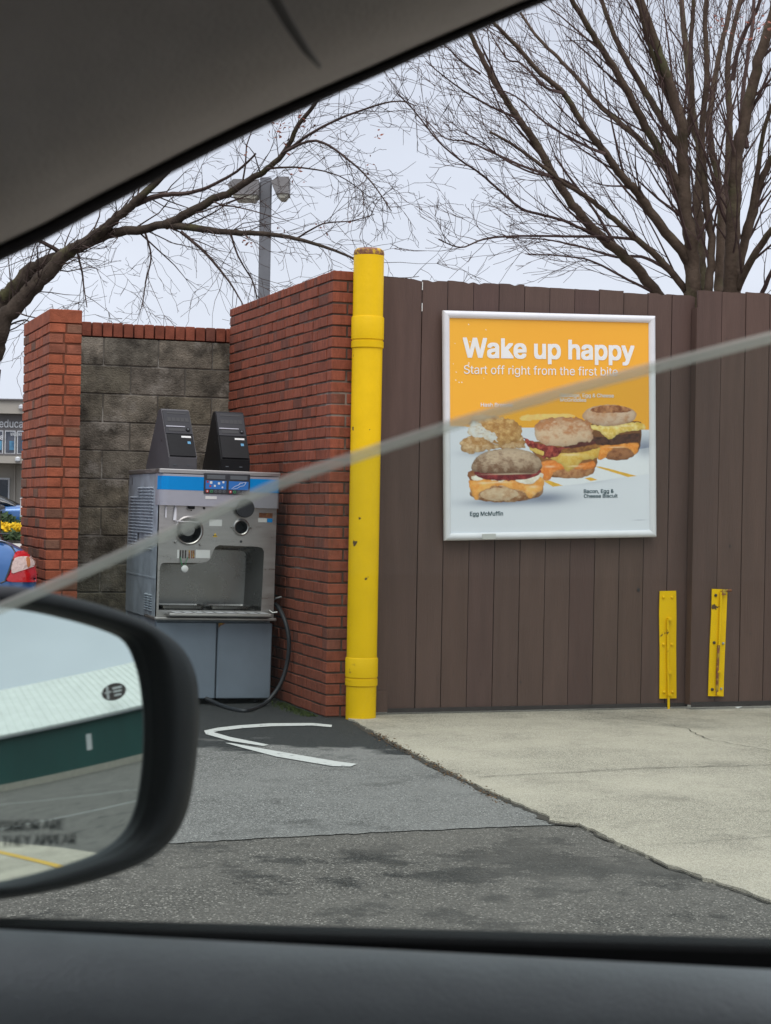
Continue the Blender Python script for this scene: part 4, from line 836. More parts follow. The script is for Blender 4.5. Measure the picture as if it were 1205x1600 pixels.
def clothe(b, Q, R_, per, ln, trop, wig, spread, dens, lev=2, start=.2, side=None, rmul=.5, rcap=.022):
    tot = sum((Q[i+1]-Q[i]).length for i in range(len(Q)-1)); c = int(tot*per)
    for i in range(c):
        k_ = min(len(Q)-2, int((start+(1-start)*(i+rnd.random())/c)*(len(Q)-1))); d = (Q[k_+1]-Q[k_]).normalized()
        ax = d.orthogonal(); ax.rotate(Matrix.Rotation(rnd.random()*6.283, 3, d))
        if side: ax = (ax+side*.8).normalized()
        t_ = k_/len(Q); nd = d*math.cos(spread)+ax*math.sin(spread)
        grow(b, Q[k_], nd, ln*rnd.uniform(.5, 1.15)*(1.15-.6*t_), max(.004, min(R_[k_]*rmul*rnd.uniform(.35, 1), rcap)), lev, trop, wig, spread*.9, dens)
def leaves(name, spots, m_, par, n_, sp, size=.035):
    b = MB()
    for c_ in spots:
        for i in range(n_):
            p = c_+Vector((rnd.gauss(0, sp), rnd.gauss(0, sp), rnd.gauss(0, sp))); u_ = Vector((rnd.gauss(0, 1), rnd.gauss(0, 1), rnd.gauss(0, 1))).normalized()*size*rnd.uniform(.5, 1); v_ = u_.orthogonal()*.6
            b.poly([p-u_, p+v_, p+u_, p-v_*.7])
    return b.build(name, m_, par, recalc=False)
# right tree: many steep stems from one base (photo pixels traced from the crop at 1.992 x)
def Z2(P, D0, D1=None): D1 = D1 or D0; n_ = len(P); return [(600+x/1.992, y/1.992, D0+(D1-D0)*i/(n_-1)) for i, (x, y) in enumerate(P)]
base = at(1088, 800, 17.4); base.z = 0
RT = empty('bare_tree', base, 'big leafless tree with many steep stems fanning up behind the brown gate', 'tree', None)
tb, cb = MB(), MB()
tb.tube([base+Vector((0, 0, -.1)), base+Vector((.0, 0, .3)), base+Vector((.01, 0, 1.6)), at(1090, 490, 17.4)], [.34, .25, .21, .20], 14)
stems = [
 (Z2([(955, 960), (962, 900), (958, 780), (940, 640), (930, 480), (928, 390), (890, 260), (850, 150), (800, 0), (770, -100)], 17.3, 16.6), .098, .034),
 (Z2([(985, 960), (990, 890), (985, 760), (976, 620), (985, 480), (962, 380), (945, 200), (930, 60), (920, -80)], 17.5, 18.2), .080, .026),
 (Z2([(1075, 960), (1083, 880), (1085, 760), (1090, 620), (1100, 480), (1130, 350), (1160, 220), (1205, 60), (1230, -60)], 17.3, 16.5), .098, .045),
 (Z2([(1040, 960), (1045, 890), (1050, 700), (1040, 560), (1012, 420), (1020, 300), (1050, 150), (1085, -20)], 17.7, 18.4), .066, .026),
 (Z2([(1010, 960), (1012, 880), (1020, 740), (1000, 600), (990, 400), (1005, 240), (1000, 60), (1010, -60)], 17.2, 16.9), .055, .022),
 (Z2([(1060, 960), (1066, 800), (1070, 640), (1073, 480), (1075, 330), (1070, 210), (1095, 60), (1130, -60)], 17.9, 18.6), .06, .026),
 (Z2([(1092, 940), (1110, 800), (1150, 660), (1175, 560), (1215, 480), (1260, 420)], 17.4, 17), .06, .03),
 (Z2([(962, 860), (940, 800), (860, 700), (790, 600), (750, 560), (690, 480), (620, 390), (560, 290), (490, 230), (400, 130), (340, 70)], 17.3, 15.9), .066, .017),
 (Z2([(965, 960), (930, 890), (850, 800), (775, 735), (700, 670), (640, 620), (560, 570), (470, 500), (400, 450), (330, 410)], 17.4, 16.2), .045, .012),
 (Z2([(900, 990), (840, 900), (770, 820), (680, 740), (600, 655), (530, 550), (470, 440), (420, 370), (360, 280), (310, 190), (270, 105), (240, 40)], 17.6, 16.9), .068, .021),
 (Z2([(945, 680), (918, 580), (830, 420), (765, 300), (700, 185), (640, 90), (590, 10), (560, -50)], 17.2, 16.2), .058, .022),
 (Z2([(935, 540), (925, 470), (870, 380), (800, 262), (740, 160), (690, 40), (660, -60)], 17.3, 17.2), .055, .020),
 (Z2([(942, 660), (880, 530), (790, 430), (720, 370), (650, 305), (600, 240), (540, 180), (470, 105), (425, 40)], 17.2, 17.9), .042, .014),
 (Z2([(912, 360), (860, 240), (820, 120), (790, 0), (775, -60)], 17.0, 16.4), .034, .02),
 (Z2([(945, 420), (960, 300), (955, 160), (965, 0), (975, -60)], 17.2, 17), .034, .02),
 (Z2([(1100, 900), (1150, 800), (1205, 720), (1260, 650)], 17.2, 16.5), .045, .03),
 (Z2([(1170, 940), (1190, 880), (1225, 810)], 17.0, 16.5), .03, .02),
 (Z2([(1120, 740), (1145, 640), (1165, 520), (1180, 420), (1210, 320)], 17.3, 16.9), .038, .02),
 (Z2([(1130, 460), (1115, 330), (1130, 200), (1150, 60), (1150, -60)], 17.1, 17.5), .03, .018),
 (Z2([(1085, 250), (1110, 130), (1160, 30), (1190, -50)], 17.7, 17.5), .03, .018),
 (Z2([(700, 750), (640, 722), (540, 680), (440, 655), (380, 610), (300, 540), (240, 500), (170, 440), (90, 340), (40, 290)], 17.3, 15.6), .021, .006),
 (Z2([(780, 745), (700, 738), (560, 735), (400, 735), (310, 745), (240, 770), (170, 745)], 17.4, 16), .019, .006),
 (Z2([(830, 905), (740, 860), (640, 810), (540, 795), (440, 790)], 17.5, 16.6), .018, .006),
 (Z2([(945, 915), (880, 840), (800, 800), (720, 800), (620, 770), (500, 745), (380, 740)], 17.5, 18.2), .026, .006),
 (Z2([(652, 628), (560, 560), (470, 540), (380, 500), (300, 440), (220, 400)], 16.8, 15.9), .017, .005),
 (Z2([(530, 550), (440, 520), (350, 480), (260, 440), (190, 430), (120, 360)], 16.9, 17.7), .018, .005),
 (Z2([(420, 370), (330, 330), (260, 290), (190, 240), (130, 190)], 16.9, 16.1), .016, .005),
 (Z2([(300, 230), (240, 190), (200, 150), (150, 110)], 16.8, 16.4), .013, .006),
 (Z2([(690, 480), (600, 440), (500, 380), (410, 300), (330, 270)], 16.5, 16.9), .018, .006),
 (Z2([(560, 290), (500, 270), (430, 200), (380, 180), (330, 100)], 16.2, 16.5), .018, .006),
]
for P, r0_, r1_ in stems:
    r0_ *= .86; r1_ *= .86
    Q, R_ = limb(tb if r0_ > .026 else cb, P, r0_, r1_, 8 if r0_ > .03 else 5)
    clothe(cb, Q, R_, 6.2 if r0_ > .026 else 7.5, 1.35 if r0_ > .03 else .85, .5, .08, .48, 2.7, 2, start=.18 if r0_ > .04 else .1, side=-rt0*.45, rmul=.38)
tb.build('trunk', M['bark'], RT, smooth=True, recalc=False); cb.build('crown', M['twig'], RT, recalc=False)
lv = [at(rnd.uniform(1120, 1215), rnd.uniform(-10, 60), rnd.uniform(16, 18)) for _ in range(16)]
leaves('dead_leaves', lv, M['dead_leaf'], RT, 7, .09, .03)
# left tree: stout leaning trunk with long drooping boughs
D = 19.5
base = at(-22, 800, D); base.z = 0
LT = empty('bare_tree', base, 'gnarled leafless tree leaning in from the left, its long boughs reaching over the block wall', 'tree', None)
tb, cb = MB(), MB()
def ZL(P, D0, D1=None): D1 = D1 or D0; n_ = len(P); return [(x, y, D0+(D1-D0)*i/(n_-1)) for i, (x, y) in enumerate(P)]
tb.tube([base+Vector((0, 0, -.1)), base+Vector((0, 0, .5)), at(-27, 700, D), at(-24, 630, D), at(-16, 575, D)], [.26, .19, .155, .135, .12], 12)
for P, r0_, r1_, dr in [
 (ZL([(-18, 585), (-8, 545), (8, 500), (38, 465), (68, 432), (100, 400), (120, 386), (150, 368), (172, 350), (204, 322), (228, 300), (270, 258), (320, 200), (360, 150)], D, D-.6), .115, .02, 0),
 (ZL([(-16, 560), (-8, 520), (5, 480), (26, 445), (52, 420), (80, 408), (104, 394)], D, D), .095, .07, 0),
 (ZL([(118, 388), (168, 367), (216, 360), (262, 351), (319, 359), (360, 363), (411, 365), (463, 373), (514, 388), (556, 405)], D-.1, D-1.6), .062, .010, 1),
 (ZL([(258, 352), (293, 334), (329, 313), (362, 300), (391, 280), (417, 265), (447, 234), (468, 193), (494, 160), (510, 130)], D-.6, D-1.4), .052, .016, 0),
 (ZL([(204, 322), (230, 312), (257, 304), (293, 302), (330, 290), (370, 268), (400, 240)], D-.3, D-1), .04, .010, 1),
 (ZL([(440, 240), (494, 220), (545, 250), (581, 285), (612, 330)], D-1.3, D-2), .018, .005, 1),
 (ZL([(447, 236), (504, 198), (566, 172), (620, 158), (650, 165)], D-1.3, D-2.2), .018, .005, 0),
 (ZL([(417, 263), (470, 262), (530, 275), (580, 310)], D-1.1, D-.4), .013, .004, 1),
 (ZL([(283, 362), (319, 393), (350, 429), (368, 455), (382, 480)], D-.7, D-1), .02, .006, 1),
 (ZL([(465, 372), (505, 350), (550, 345), (585, 335)], D-1.2, D-1.6), .011, .004, 0),
 (ZL([(360, 364), (372, 400), (395, 440), (402, 468)], D-.8, D-.6), .013, .005, 1),
 (ZL([(120, 390), (128, 425), (132, 455), (136, 480)], D, D-.3), .015, .005, 1),
 (ZL([(225, 358), (236, 400), (228, 440), (222, 480)], D-.3, D-.5), .014, .004, 1),
 (ZL([(100, 398), (70, 380), (40, 372), (10, 380)], D, D-.4), .03, .01, 0),
 (ZL([(10, 510), (40, 500), (60, 515), (75, 500)], D, D-.4), .012, .004, 1),
 (ZL([(548, 402), (585, 428), (625, 434), (655, 432)], D-1.6, D-1.8), .008, .003, 0),
]:
    Q, R_ = limb(tb if r0_ > .045 else cb, P, r0_, r1_, 9 if r0_ > .045 else 5)
    clothe(cb, Q, R_, 9, .95, -.25 if dr else .15, .19, .70, 3.6, 2, start=.1, side=Vector((0, 0, -.25 if dr else .1)), rmul=.32, rcap=.010)
tb.build('trunk', M['bark_dark'], LT, smooth=True, recalc=False); cb.build('crown', M['twig_dark'], LT, recalc=False)
leaves('dead_leaves', [at(384, 377, D-.9), at(386, 380, D-.9)]+[at(rnd.uniform(415, 475), rnd.uniform(170, 225), D-1.2) for _ in range(12)]+[at(rnd.uniform(380, 600), rnd.uniform(200, 400), D-1.2) for _ in range(9)], M['dead_leaf'], LT, 5, .05, .028)

# ================================================================== FAR LEFT: shops, bed, parked cars
def fbx(name, m_, par, x0, x1, y0, y1, z0, z1): b = MB(); P = [cf(x, y, z) for z in (z0, z1) for y in (y0, y1) for x in (x0, x1)]; b.v = [tuple(p) for p in P]; b.c = [(1, 1, 1)]*8; b.f = [(0, 2, 3, 1), (4, 5, 7, 6), (0, 1, 5, 4), (2, 6, 7, 3), (0, 4, 6, 2), (1, 3, 7, 5)]; return b.build(name, m_, par)
FD = 70.
def fx(px): return (px-CX)/F*FD
def fz(py, px=23): return 1.3-(py-(788-.018*(602-px)))/F*FD
SH = empty('shop_building', cf(-22, 75, 0), 'low beige shop building across the car park with a dark sign band and white letters', 'building')
fbx('wall', M['stucco'], SH, -48, -6, FD, FD+14, 0, fz(712)); fbx('roof_band', M['stucco'], SH, -48.2, -5.8, FD-.9, FD+14.2, fz(648), fz(628)); fbx('coping', M['stucco2'], SH, -48.3, -5.7, FD-1., FD+14.3, fz(628)+.003, fz(625.5))
fbx('sign_band', M['stucco2'], SH, -48.1, -5.9, FD-.5, FD+14.1, fz(712)+.01, fz(648)-.01); fbx('canopy', M['stucco'], SH, -48.2, -5.8, FD-1.4, FD-.02, fz(725), fz(713)); fbx('canopy_edge', M['stucco2'], SH, -48.21, -5.79, FD-1.42, FD-1.3, fz(713)+.003, fz(710.5))
for x0 in range(-60, 80, 19):
    wn = fbx('window', M['shop_white'], SH, fx(x0+13.5), fx(x0+30), FD-.56, FD-.505, fz(710), fz(674)); fbx('pane', M['shop_glass'], wn, fx(x0+15), fx(x0+28.5), FD-.575, FD-.561, fz(708.5), fz(675.5))
    fbx('sky_poster', M['pale_poster'], wn, fx(x0+21), fx(x0+28), FD-.582, FD-.577, fz(704), fz(690))
def ftext(body, x0, x1, yb, yc, y, m_, bold=.01):
    def fit(u_, v_): return cf(fx(x0+(x1-x0)*u_), y, fz(yb-(yb-yc)*v_))
    return text(body, 'sign_lettering', m_, fit, SH, bold)
ftext('early education', -33, 61, 669, 657, FD-.53, M['shop_white'], .012); ftext('MAKE WAY', 20, 40, 682, 677, FD-.60, M['shop_white'], .02); ftext('ca', -2, 8, 688, 680, FD-.60, M['shop_white'], .03)
for px in (-40, 23, 75): fbx('pilaster', M['stucco'], SH, fx(px-1), fx(px+1), FD-.12, FD-.01, 0, fz(725)-.01)
for px in (-50, 1, 60): wn = fbx('window', M['shop_white'], SH, fx(px-14), fx(px+14), FD-.10, FD-.011, fz(786), fz(747)); fbx('pane', M['shop_glass'], wn, fx(px-12), fx(px+12), FD-.115, FD-.101, fz(784), fz(750))
for px, py in ((38.5, 638), (38.5, 719)): b = MB(); b.lathe(cf(fx(px), FD-1.45 if py > 700 else FD-.95, fz(py)), [(.03, -.1), (.10, -.05), (.10, .05), (.03, .1)], 12); b.build('soffit_lamp', M['shop_white'], SH)
# flower bed
b = MB()
def tuft(b, c, s_, k, col=(1, 1, 1)):
    for i in range(k):
        p = c+Vector((rnd.gauss(0, s_), rnd.gauss(0, s_), abs(rnd.gauss(0, s_*.6)))); u_ = Vector((rnd.gauss(0, 1), rnd.gauss(0, 1), rnd.gauss(0, 1))).normalized()*.07; v_ = u_.orthogonal()
        v2 = rnd.uniform(.6, 1.4); b.poly([p-u_, p+v_, p+u_, p-v_], (col[0]*v2, col[1]*v2, col[2]*v2))
for i in range(150): tuft(b, cf(fx(rnd.uniform(-55, 43))*55/70, 55+rnd.uniform(-.5, .5), .33), .11, 26)
tag(b.build('flower_bed', M['flower'], recalc=False), 'mass of yellow flowers in the planting bed before the shops', 'flowers', kind='stuff')
b = MB()
for i in range(70): tuft(b, cf(fx(rnd.uniform(-55, 46))*54/70, 53.6+rnd.uniform(-.5, .3), .12), .12, 22)
tag(b.build('low_greenery', M['hedge'], recalc=False), 'dark green edging plants round the yellow flowers', 'plants', kind='stuff')
for i, (px0, px1, hh_) in enumerate(((-20, 22, .75), (33, 46, .55))):
    b = MB()
    for j in range(60): tuft(b, cf(fx(rnd.uniform(px0, px1))*56.5/70, 56.5+rnd.uniform(-.3, .3), rnd.uniform(.1, hh_-.1)), .13, 20)
    tag(b.build('shrub', M['hedge'], recalc=False), ('rounded dark green shrub at the left end of the flower bed' if i == 0 else 'small green shrub by the white marker post'), 'shrub')
b = MB(); b.rbox((-.07, -.07, 0), (.07, .07, 1.25), .01, M=Matrix.Translation(cf(fx(35.5)*58/70, 58, 0))); b.rbox((-.085, -.085, 1.25), (.085, .085, 1.29), .01, M=Matrix.Translation(cf(fx(35.5)*58/70, 58, 0))); tag(b.build('marker_post', M['white_pl']), 'slim white post standing behind the flower bed', 'post')

# ------------------------------------------------------------------ cars
def car(name, loc, yaw, paint, label, detail=True, tall=0.):
    E_ = empty(name, loc, label, 'car'); E_.rotation_euler = (0, 0, yaw)       # local: y from rear (0) to front (4.6), x across
    def sect(y, hw_, z0, z1, ex=3.4, n_=36, top=None):
        r_ = []
        for i in range(n_):
            a = 2*math.pi*i/n_; c, s_ = math.cos(a), math.sin(a); x = math.copysign(abs(c)**(2/ex), c)*hw_; z = (z0+z1)/2+math.copysign(abs(s_)**(2/ex), s_)*(z1-z0)/2; r_.append((x, y, z))
        return r_
    B = [(0.0, .30, .50, .66), (.02, .62, .34, .96), (.06, .76, .28, 1.045), (.14, .83, .24, 1.065), (.30, .862, .22, 1.07), (.7, .875, .2, 1.06), (1.4, .885, .18, 1.0), (2.4, .89, .18, .95), (3.2, .885, .18, .93), (3.8, .86, .2, .88), (4.25, .80, .24, .78), (4.5, .68, .3, .66), (4.6, .4, .38, .56)]
    b = MB(); b.grid([sect(y, h_, z0, z1+tall, 4.2) for y, h_, z0, z1 in B], closed=True); n_ = len(B)*36; b.f.append(tuple(range(36))[::-1]); b.f.append(tuple(range(n_-36, n_)))
    body = b.build('body', paint, E_, world=False, smooth=True, ang=70)
    C_ = [(.55, .70, 1.0, 1.02), (.9, .68, 1.0, 1.22), (1.3, .63, .95, 1.38), (1.9, .62, .9, 1.43), (2.5, .64, .88, 1.40), (2.95, .68, .86, 1.22), (3.4, .72, .85, .93)]
    b = MB(); b.grid([sect(y, h_, z0, z1+tall, 3.0) for y, h_, z0, z1 in C_], closed=True); m_ = len(C_)*36; b.f.append(tuple(range(36))[::-1]); b.f.append(tuple(range(m_-36, m_))); b.build('cabin_glass', M['car_glass'], E_, world=False, smooth=True, ang=70)
    b = MB(); b.grid([[(x, y, z+.012) for x, y, z in sect(y, h_, z0, z1+tall, 3.0)[4:15]] for y, h_, z0, z1 in C_[2:5]]); b.build('roof', paint, E_, world=False, smooth=True)
    for y in (.95, 3.65):
        for sx in (-1, 1):
            b = MB(); b.lathe((sx*.80-.09, y, .32), [(.22, 0), (.30, .0), (.32, .02), (.32, .16), (.30, .18), (.22, .18)], 30, 'x'); wh = b.build('wheel', M['tyre'], E_, world=False, smooth=True, ang=40)
            b = MB(); b.lathe((sx*.80-.095, y, .32), [(.06, 0), (.215, .0), (.22, .19), (.06, .19)], 20, 'x'); b.build('rim', M['alloy'], wh, world=False)
    b = MB(); b.rbox((-.26, -.012, .52), (.26, .006, .64), .004); b.build('number_plate', M['white_pl'], E_, world=False)
    return E_, body
blue = car('parked_car', (.862, 11.27, 0), math.radians(0), M['car_blue'], 'blue saloon car seen from behind, its red tail light beside the brick pillar')
BE, bb = blue
bpy.context.view_layer.update()
def project(body, E_, pts, off):
    me = body.data; Mi = E_.matrix_world.inverted(); tree = BVHTree.FromPolygons([v.co for v in me.vertices], [tuple(p.vertices) for p in me.polygons])
    o_ = Mi @ CAM; r_ = []
    for x, y in pts:
        d_ = (Mi.to_3x3() @ ray(x, y)).normalized(); h_ = tree.ray_cast(o_, d_)
        if h_[0] is None:
            nr = tree.find_nearest(o_+d_*(Vector((.88, .1, .8))-o_).dot(d_)); h_ = nr
        r_.append((h_[0]+(h_[1]*off if h_[1].dot(d_) < 0 else -h_[1]*off)))
    return r_
def lamp(name, px, m_, parent, off, n_=10, mirror=True, colr=(1, 1, 1)):
    P = [np.array(p, float) for p in px]; c = sum(P)/len(P); P = smooth_poly(px, 3); rows = []
    for k_ in range(n_): rows.append(project(bb, BE, [tuple(c+(p-c)*(1-k_/n_)) for p in P], off))
    rows[0] = project(bb, BE, [tuple(c+(p-c)) for p in P], -.001); rows.insert(1, project(bb, BE, [tuple(c+(p-c)*.975) for p in P], off)); cc = project(bb, BE, [tuple(c)], off)[0]; out_ = []
    for s_ in ((1, -1) if mirror else (1,)):
        b = MB(); b.grid([[Vector((q.x*s_, q.y, q.z)) for q in r_] for r_ in rows], closed=True, col=colr); k0 = len(b.v)-len(P); b.v.append((cc.x*s_, cc.y, cc.z)); b.c.append(colr); ci = len(b.v)-1
        for j in range(len(P)): b.f.append((k0+j, k0+(j+1) % len(P), ci))
        out_.append(b.build(name, m_, parent if s_ == 1 else parent, world=False, smooth=True, ang=50))
    return out_
tl = lamp('tail_light', [(23.7, 863), (34, 861.5), (45, 862.5), (56, 868), (61, 877), (66, 890), (69.5, 904), (67, 909.5), (40, 910), (10, 908.5), (15, 896), (20, 876)], M['lens_red'], BE, .010)
for i, o_ in enumerate(lamp('clear_lens', [(22, 872.5), (40, 870.5), (58, 869.5), (61, 881), (44, 888), (28, 893), (16.5, 895)], M['lens_clear'], tl[0], .015, colr=(1, 1, 1), mirror=True)):
    o_.parent = tl[i]
for i, o_ in enumerate(lamp('amber_bulb', [(38, 873), (43, 872.5), (44, 884), (40, 887)], M['amber_bulb'], tl[0], .0175, n_=4)): o_.parent = tl[i]
# boot lid seam and spoiler lip
b = MB(); b.tube(project(bb, BE, [(1, 911), (8, 908), (14, 893), (20, 874), (23, 862), (18, 854), (8, 848), (-8, 845)], .001), .006, 6); b.build('boot_seam', M['black_trim'], BE, world=False)
b = MB(); b.rbox((-.66, .10, 1.075), (.66, .16, 1.083), .003); b.build('boot_spoiler', M['black_trim'], BE, world=False)
b = MB(); b.rbox((-.80, -.055, .30), (.80, .12, .60), .03); b.build('rear_bumper', M['car_blue'], BE, world=False, smooth=True, ang=40)
pv = cf(fx(3)*60/70, 60, 0); car('parked_car', pv, math.radians(68), M['dark_van'], 'dark car parked far off in front of the shops')
pv = cf(fx(58)*62/70, 62, 0); car('parked_car', pv, math.radians(72), M['car_blue'], 'small glimpse of a blue car far behind the white marker post')

# ================================================================== WAREHOUSE (in the wing mirror)
Aw, Bw = Vector((35, -8.2, 0)), Vector((38.3, 1.8, 0)); wd_ = (Bw-Aw).normalized(); wn_ = Vector((wd_.y, -wd_.x, 0)); wn_ = wn_ if wn_.x > 0 else -wn_; EV, RG = 2.3, 4.9
WH = empty('warehouse', (Aw+Bw)/2, 'long dark green building with a pale ribbed roof, seen in the wing mirror', 'building')
def wp(s_, d_, z): return Aw+wd_*s_+wn_*d_+Vector((0, 0, z))
def wbox(name, m_, s0, s1, d0, d1, z0, z1, par=WH): b = MB(); P = [wp(s_, d_, z) for z in (z0, z1) for d_ in (d0, d1) for s_ in (s0, s1)]; b.v = [tuple(p) for p in P]; b.c = [(1, 1, 1)]*8; b.f = [(0, 2, 3, 1), (4, 5, 7, 6), (0, 1, 5, 4), (2, 6, 7, 3), (0, 4, 6, 2), (1, 3, 7, 5)]; return b.build(name, m_, par)
wbox('wall', M['wh_wall'], -16, 26, 0, 18, .25, 2.25); wbox('plinth', M['kerb'], -16, 26, -.12, 18, 0, .28)
wbox('eave_trim', M['wh_trim'], -16.1, 26.1, -.25, .0, 2.12, 2.3); wbox('gutter', M['white_metal'], -16.1, 26.1, -.28, -.255, 2.16, 2.20)
b = MB()
b.v = [tuple(wp(s_, d_, z)) for s_ in (-16.2, 26.2) for d_, z in ((-.35, EV), (9, RG), (18.3, EV), (18.3, EV-.08), (-.35, EV-.08))]; b.c = [(1, 1, 1)]*10; b.f = [(0, 1, 6, 5), (1, 2, 7, 6), (2, 3, 8, 7), (3, 4, 9, 8), (4, 0, 5, 9), (0, 4, 3, 2, 1), (5, 6, 7, 8, 9)]; rf = b.build('roof', M['wh_roof'], WH)
b = MB()
for i in range(85): s_ = -16+i*.5; b.box((0, 0, 0), (1, 1, 1), M=Matrix((((wd_*.04).x, (wn_*9.3).x, 0, wp(s_, -.33, 0).x), ((wd_*.04).y, (wn_*9.3).y, 0, wp(s_, -.33, 0).y), (0, RG-EV, .03, EV+.004), (0, 0, 0, 1))))
b.build('roof_ribs', M['wh_roof'], rf)
wbox('wall_sign', M['white_pl'], 6.3, 6.65, -.03, -.001, .95, 1.62)
b = MB(); c_ = wp(8.6, .1, 3.12); b.plate([(x, z) for x, z in ell(0, 0, .90, .36, 28)], [], lambda x, z: c_+wd_*x+Vector((0, 0, z)), wn_*.05); sg = b.build('oval_sign', M['emblem'], WH)
b = MB()
for x0, x1, z0, z1 in ((-.55, -.40, -.25, .28), (-.7, -.2, 0, .06), (-.1, .6, .10, .19), (-.05, .55, -.04, .04), (.0, .5, -.2, -.12)): b.box((0, 0, 0), (1, 1, 1), M=Matrix(((wd_.x*(x1-x0), -wn_.x*.01, 0, (c_+wd_*x0-wn_*.002).x), (wd_.y*(x1-x0), -wn_.y*.01, 0, (c_+wd_*x0-wn_*.002).y), (0, 0, z1-z0, c_.z+z0), (0, 0, 0, 1))))
b.build('sign_marks', M['white_pl'], sg)

# ================================================================== OWN CAR (the photo is taken from inside it)
OC = empty('own_car', (0, 0, 0), 'dim car interior around the view, with a half lowered window and black wing mirror', 'car')
edge = smooth_poly([(-160, 490), (-75, 446), (0, 409), (75, 373), (149, 333), (224, 294), (299, 255), (373, 218), (448, 183), (523, 149), (597, 116), (672, 82), (747, 49), (821, 17), (866, -1), (960, -38), (1060, -72), (1200, -110)], 4, False)
def perp(i):
    a = edge[max(i-1, 0)]; c = edge[min(i+1, len(edge)-1)]; t_ = (c-a)/np.linalg.norm(c-a); return np.array([t_[1], -t_[0]])
def rows(prof, k0=1., k1=1.):
    R_ = []
    for k_, D_ in prof:
        r_ = []
        for i in range(len(edge)):
            f_ = i/(len(edge)-1); kk = k_*(k0+(k1-k0)*f_); n_ = perp(i)*.35+np.array([-.42, -.907])*.65; n_ /= np.linalg.norm(n_); q = edge[i]+n_*kk; r_.append(at(q[0], q[1], D_))
        R_.append(r_)
    return R_
b = MB(); b.grid(rows([(6, 1.11), (2, 1.095), (0, 1.085), (1, 1.078), (6, 1.072), (14, 1.070), (20, 1.073), (24, 1.08), (28, 1.10)], 1.2, .35)); b.build('weather_strip', M['seal'], OC, smooth=True, recalc=False)
b = MB(); b.grid(rows([(21, 1.09), (24, 1.07), (32, 1.04), (44, 1.012), (58, .988), (76, .967), (96, .951), (118, .938), (143, .927), (175, .915), (220, .905), (280, .893), (370, .876), (480, .856), (640, .83), (850, .79), (1100, .74)], 1.12, .55)); b.build('pillar_trim', M['trim'], OC, smooth=True, recalc=False)
b = MB(); b.grid(rows([(5, 1.11), (20, 1.125), (80, 1.13), (200, 1.12), (450, 1.06), (900, 1.0), (1100, .95)])); b.build('roof_skin', M['dark_van'], OC, smooth=True, recalc=False)
b = MB(); b.tube([at(x, y, D_) for x, y, D_ in ((405, -40, .853), (430, 0, .857), (452, 38, .862), (478, 78, .872), (500, 104, .885))], [.003, .003, .0026, .002, .001], 8); b.build('trim_seam', M['seam'], OC, smooth=True)
b = MB(); b.v = [tuple(cf(x, y, z)) for z in (1.62, 1.66) for x, y in ((-1.7, -.75), (1.5, -.75), (1.5, .78), (-.85, .78))]; b.c = [(1, 1, 1)]*8; b.f = [(0, 3, 2, 1), (4, 5, 6, 7), (0, 1, 5, 4), (1, 2, 6, 5), (2, 3, 7, 6), (3, 0, 4, 7)]; b.build('roof_lining_blocker', M['trim'], OC)  # unseen roof, stretched forward to keep sky light off the pillar trim
b = MB(); b.v = [tuple(cf(x, y, z)) for z in (.45, .5) for x, y in ((-1.5, -.75), (1.6, -.75), (1.6, .9), (-1.5, .9))]; b.c = [(1, 1, 1)]*8; b.f = [(0, 3, 2, 1), (4, 5, 6, 7), (0, 1, 5, 4), (1, 2, 6, 5), (2, 3, 7, 6), (3, 0, 4, 7)]; b.build('floor', M['carpet'], OC)  # unseen floor, added to stop ground light rising into the cabin
b = MB(); b.v = [tuple(cf(x, y, z)) for z in (.5, 1.44) for x, y in ((-1.5, -.75), (1.6, -.75), (1.6, -.68), (-1.5, -.68))]; b.c = [(1, 1, 1)]*8; b.f = [(0, 3, 2, 1), (4, 5, 6, 7), (0, 1, 5, 4), (1, 2, 6, 5), (2, 3, 7, 6), (3, 0, 4, 7)]; b.build('far_door_blocker', M['leather'], OC)  # unseen door, raised to narrow its window opening and darken the cabin
b = MB(); b.box((1.5, -.68, .5), (1.56, .72, 1.61), M=Matrix.Rotation(-TH, 4, 'Z')); b.build('rear_light_blocker', M['carpet'], OC)  # unseen panel, added to close the cabin's right side and darken it
# door top
xs_ = np.linspace(-.9, .9, 41); R_ = []
for y_, z_ in ((1.005, -.262), (.995, -.246), (.982, -.2385), (.966, -.2345), (.955, -.2335), (.945, -.2345), (.935, -.2375), (.928, -.2415), (.922, -.247), (.918, -.254), (.916, -.264), (.918, -.29), (.925, -.36), (.925, -.8)): R_.append([cf(x, y_, 1.3028+z_-.034*x) for x in xs_])
b = MB(); b.grid(R_); b.build('door_panel', M['leather'], OC, smooth=True, recalc=False)
b = MB(); R_ = []
for y_, z_ in ((1.005, -.36), (1.005, -.249), (1.008, -.2395), (1.013, -.2375), (1.035, -.2375), (1.042, -.240), (1.046, -.25), (1.046, -.36)): R_.append([cf(x, y_, 1.3012+z_-.009*x) for x in xs_])
b.grid(R_); b.build('belt_seal', M['belt'], OC, smooth=True, ang=40, recalc=False)
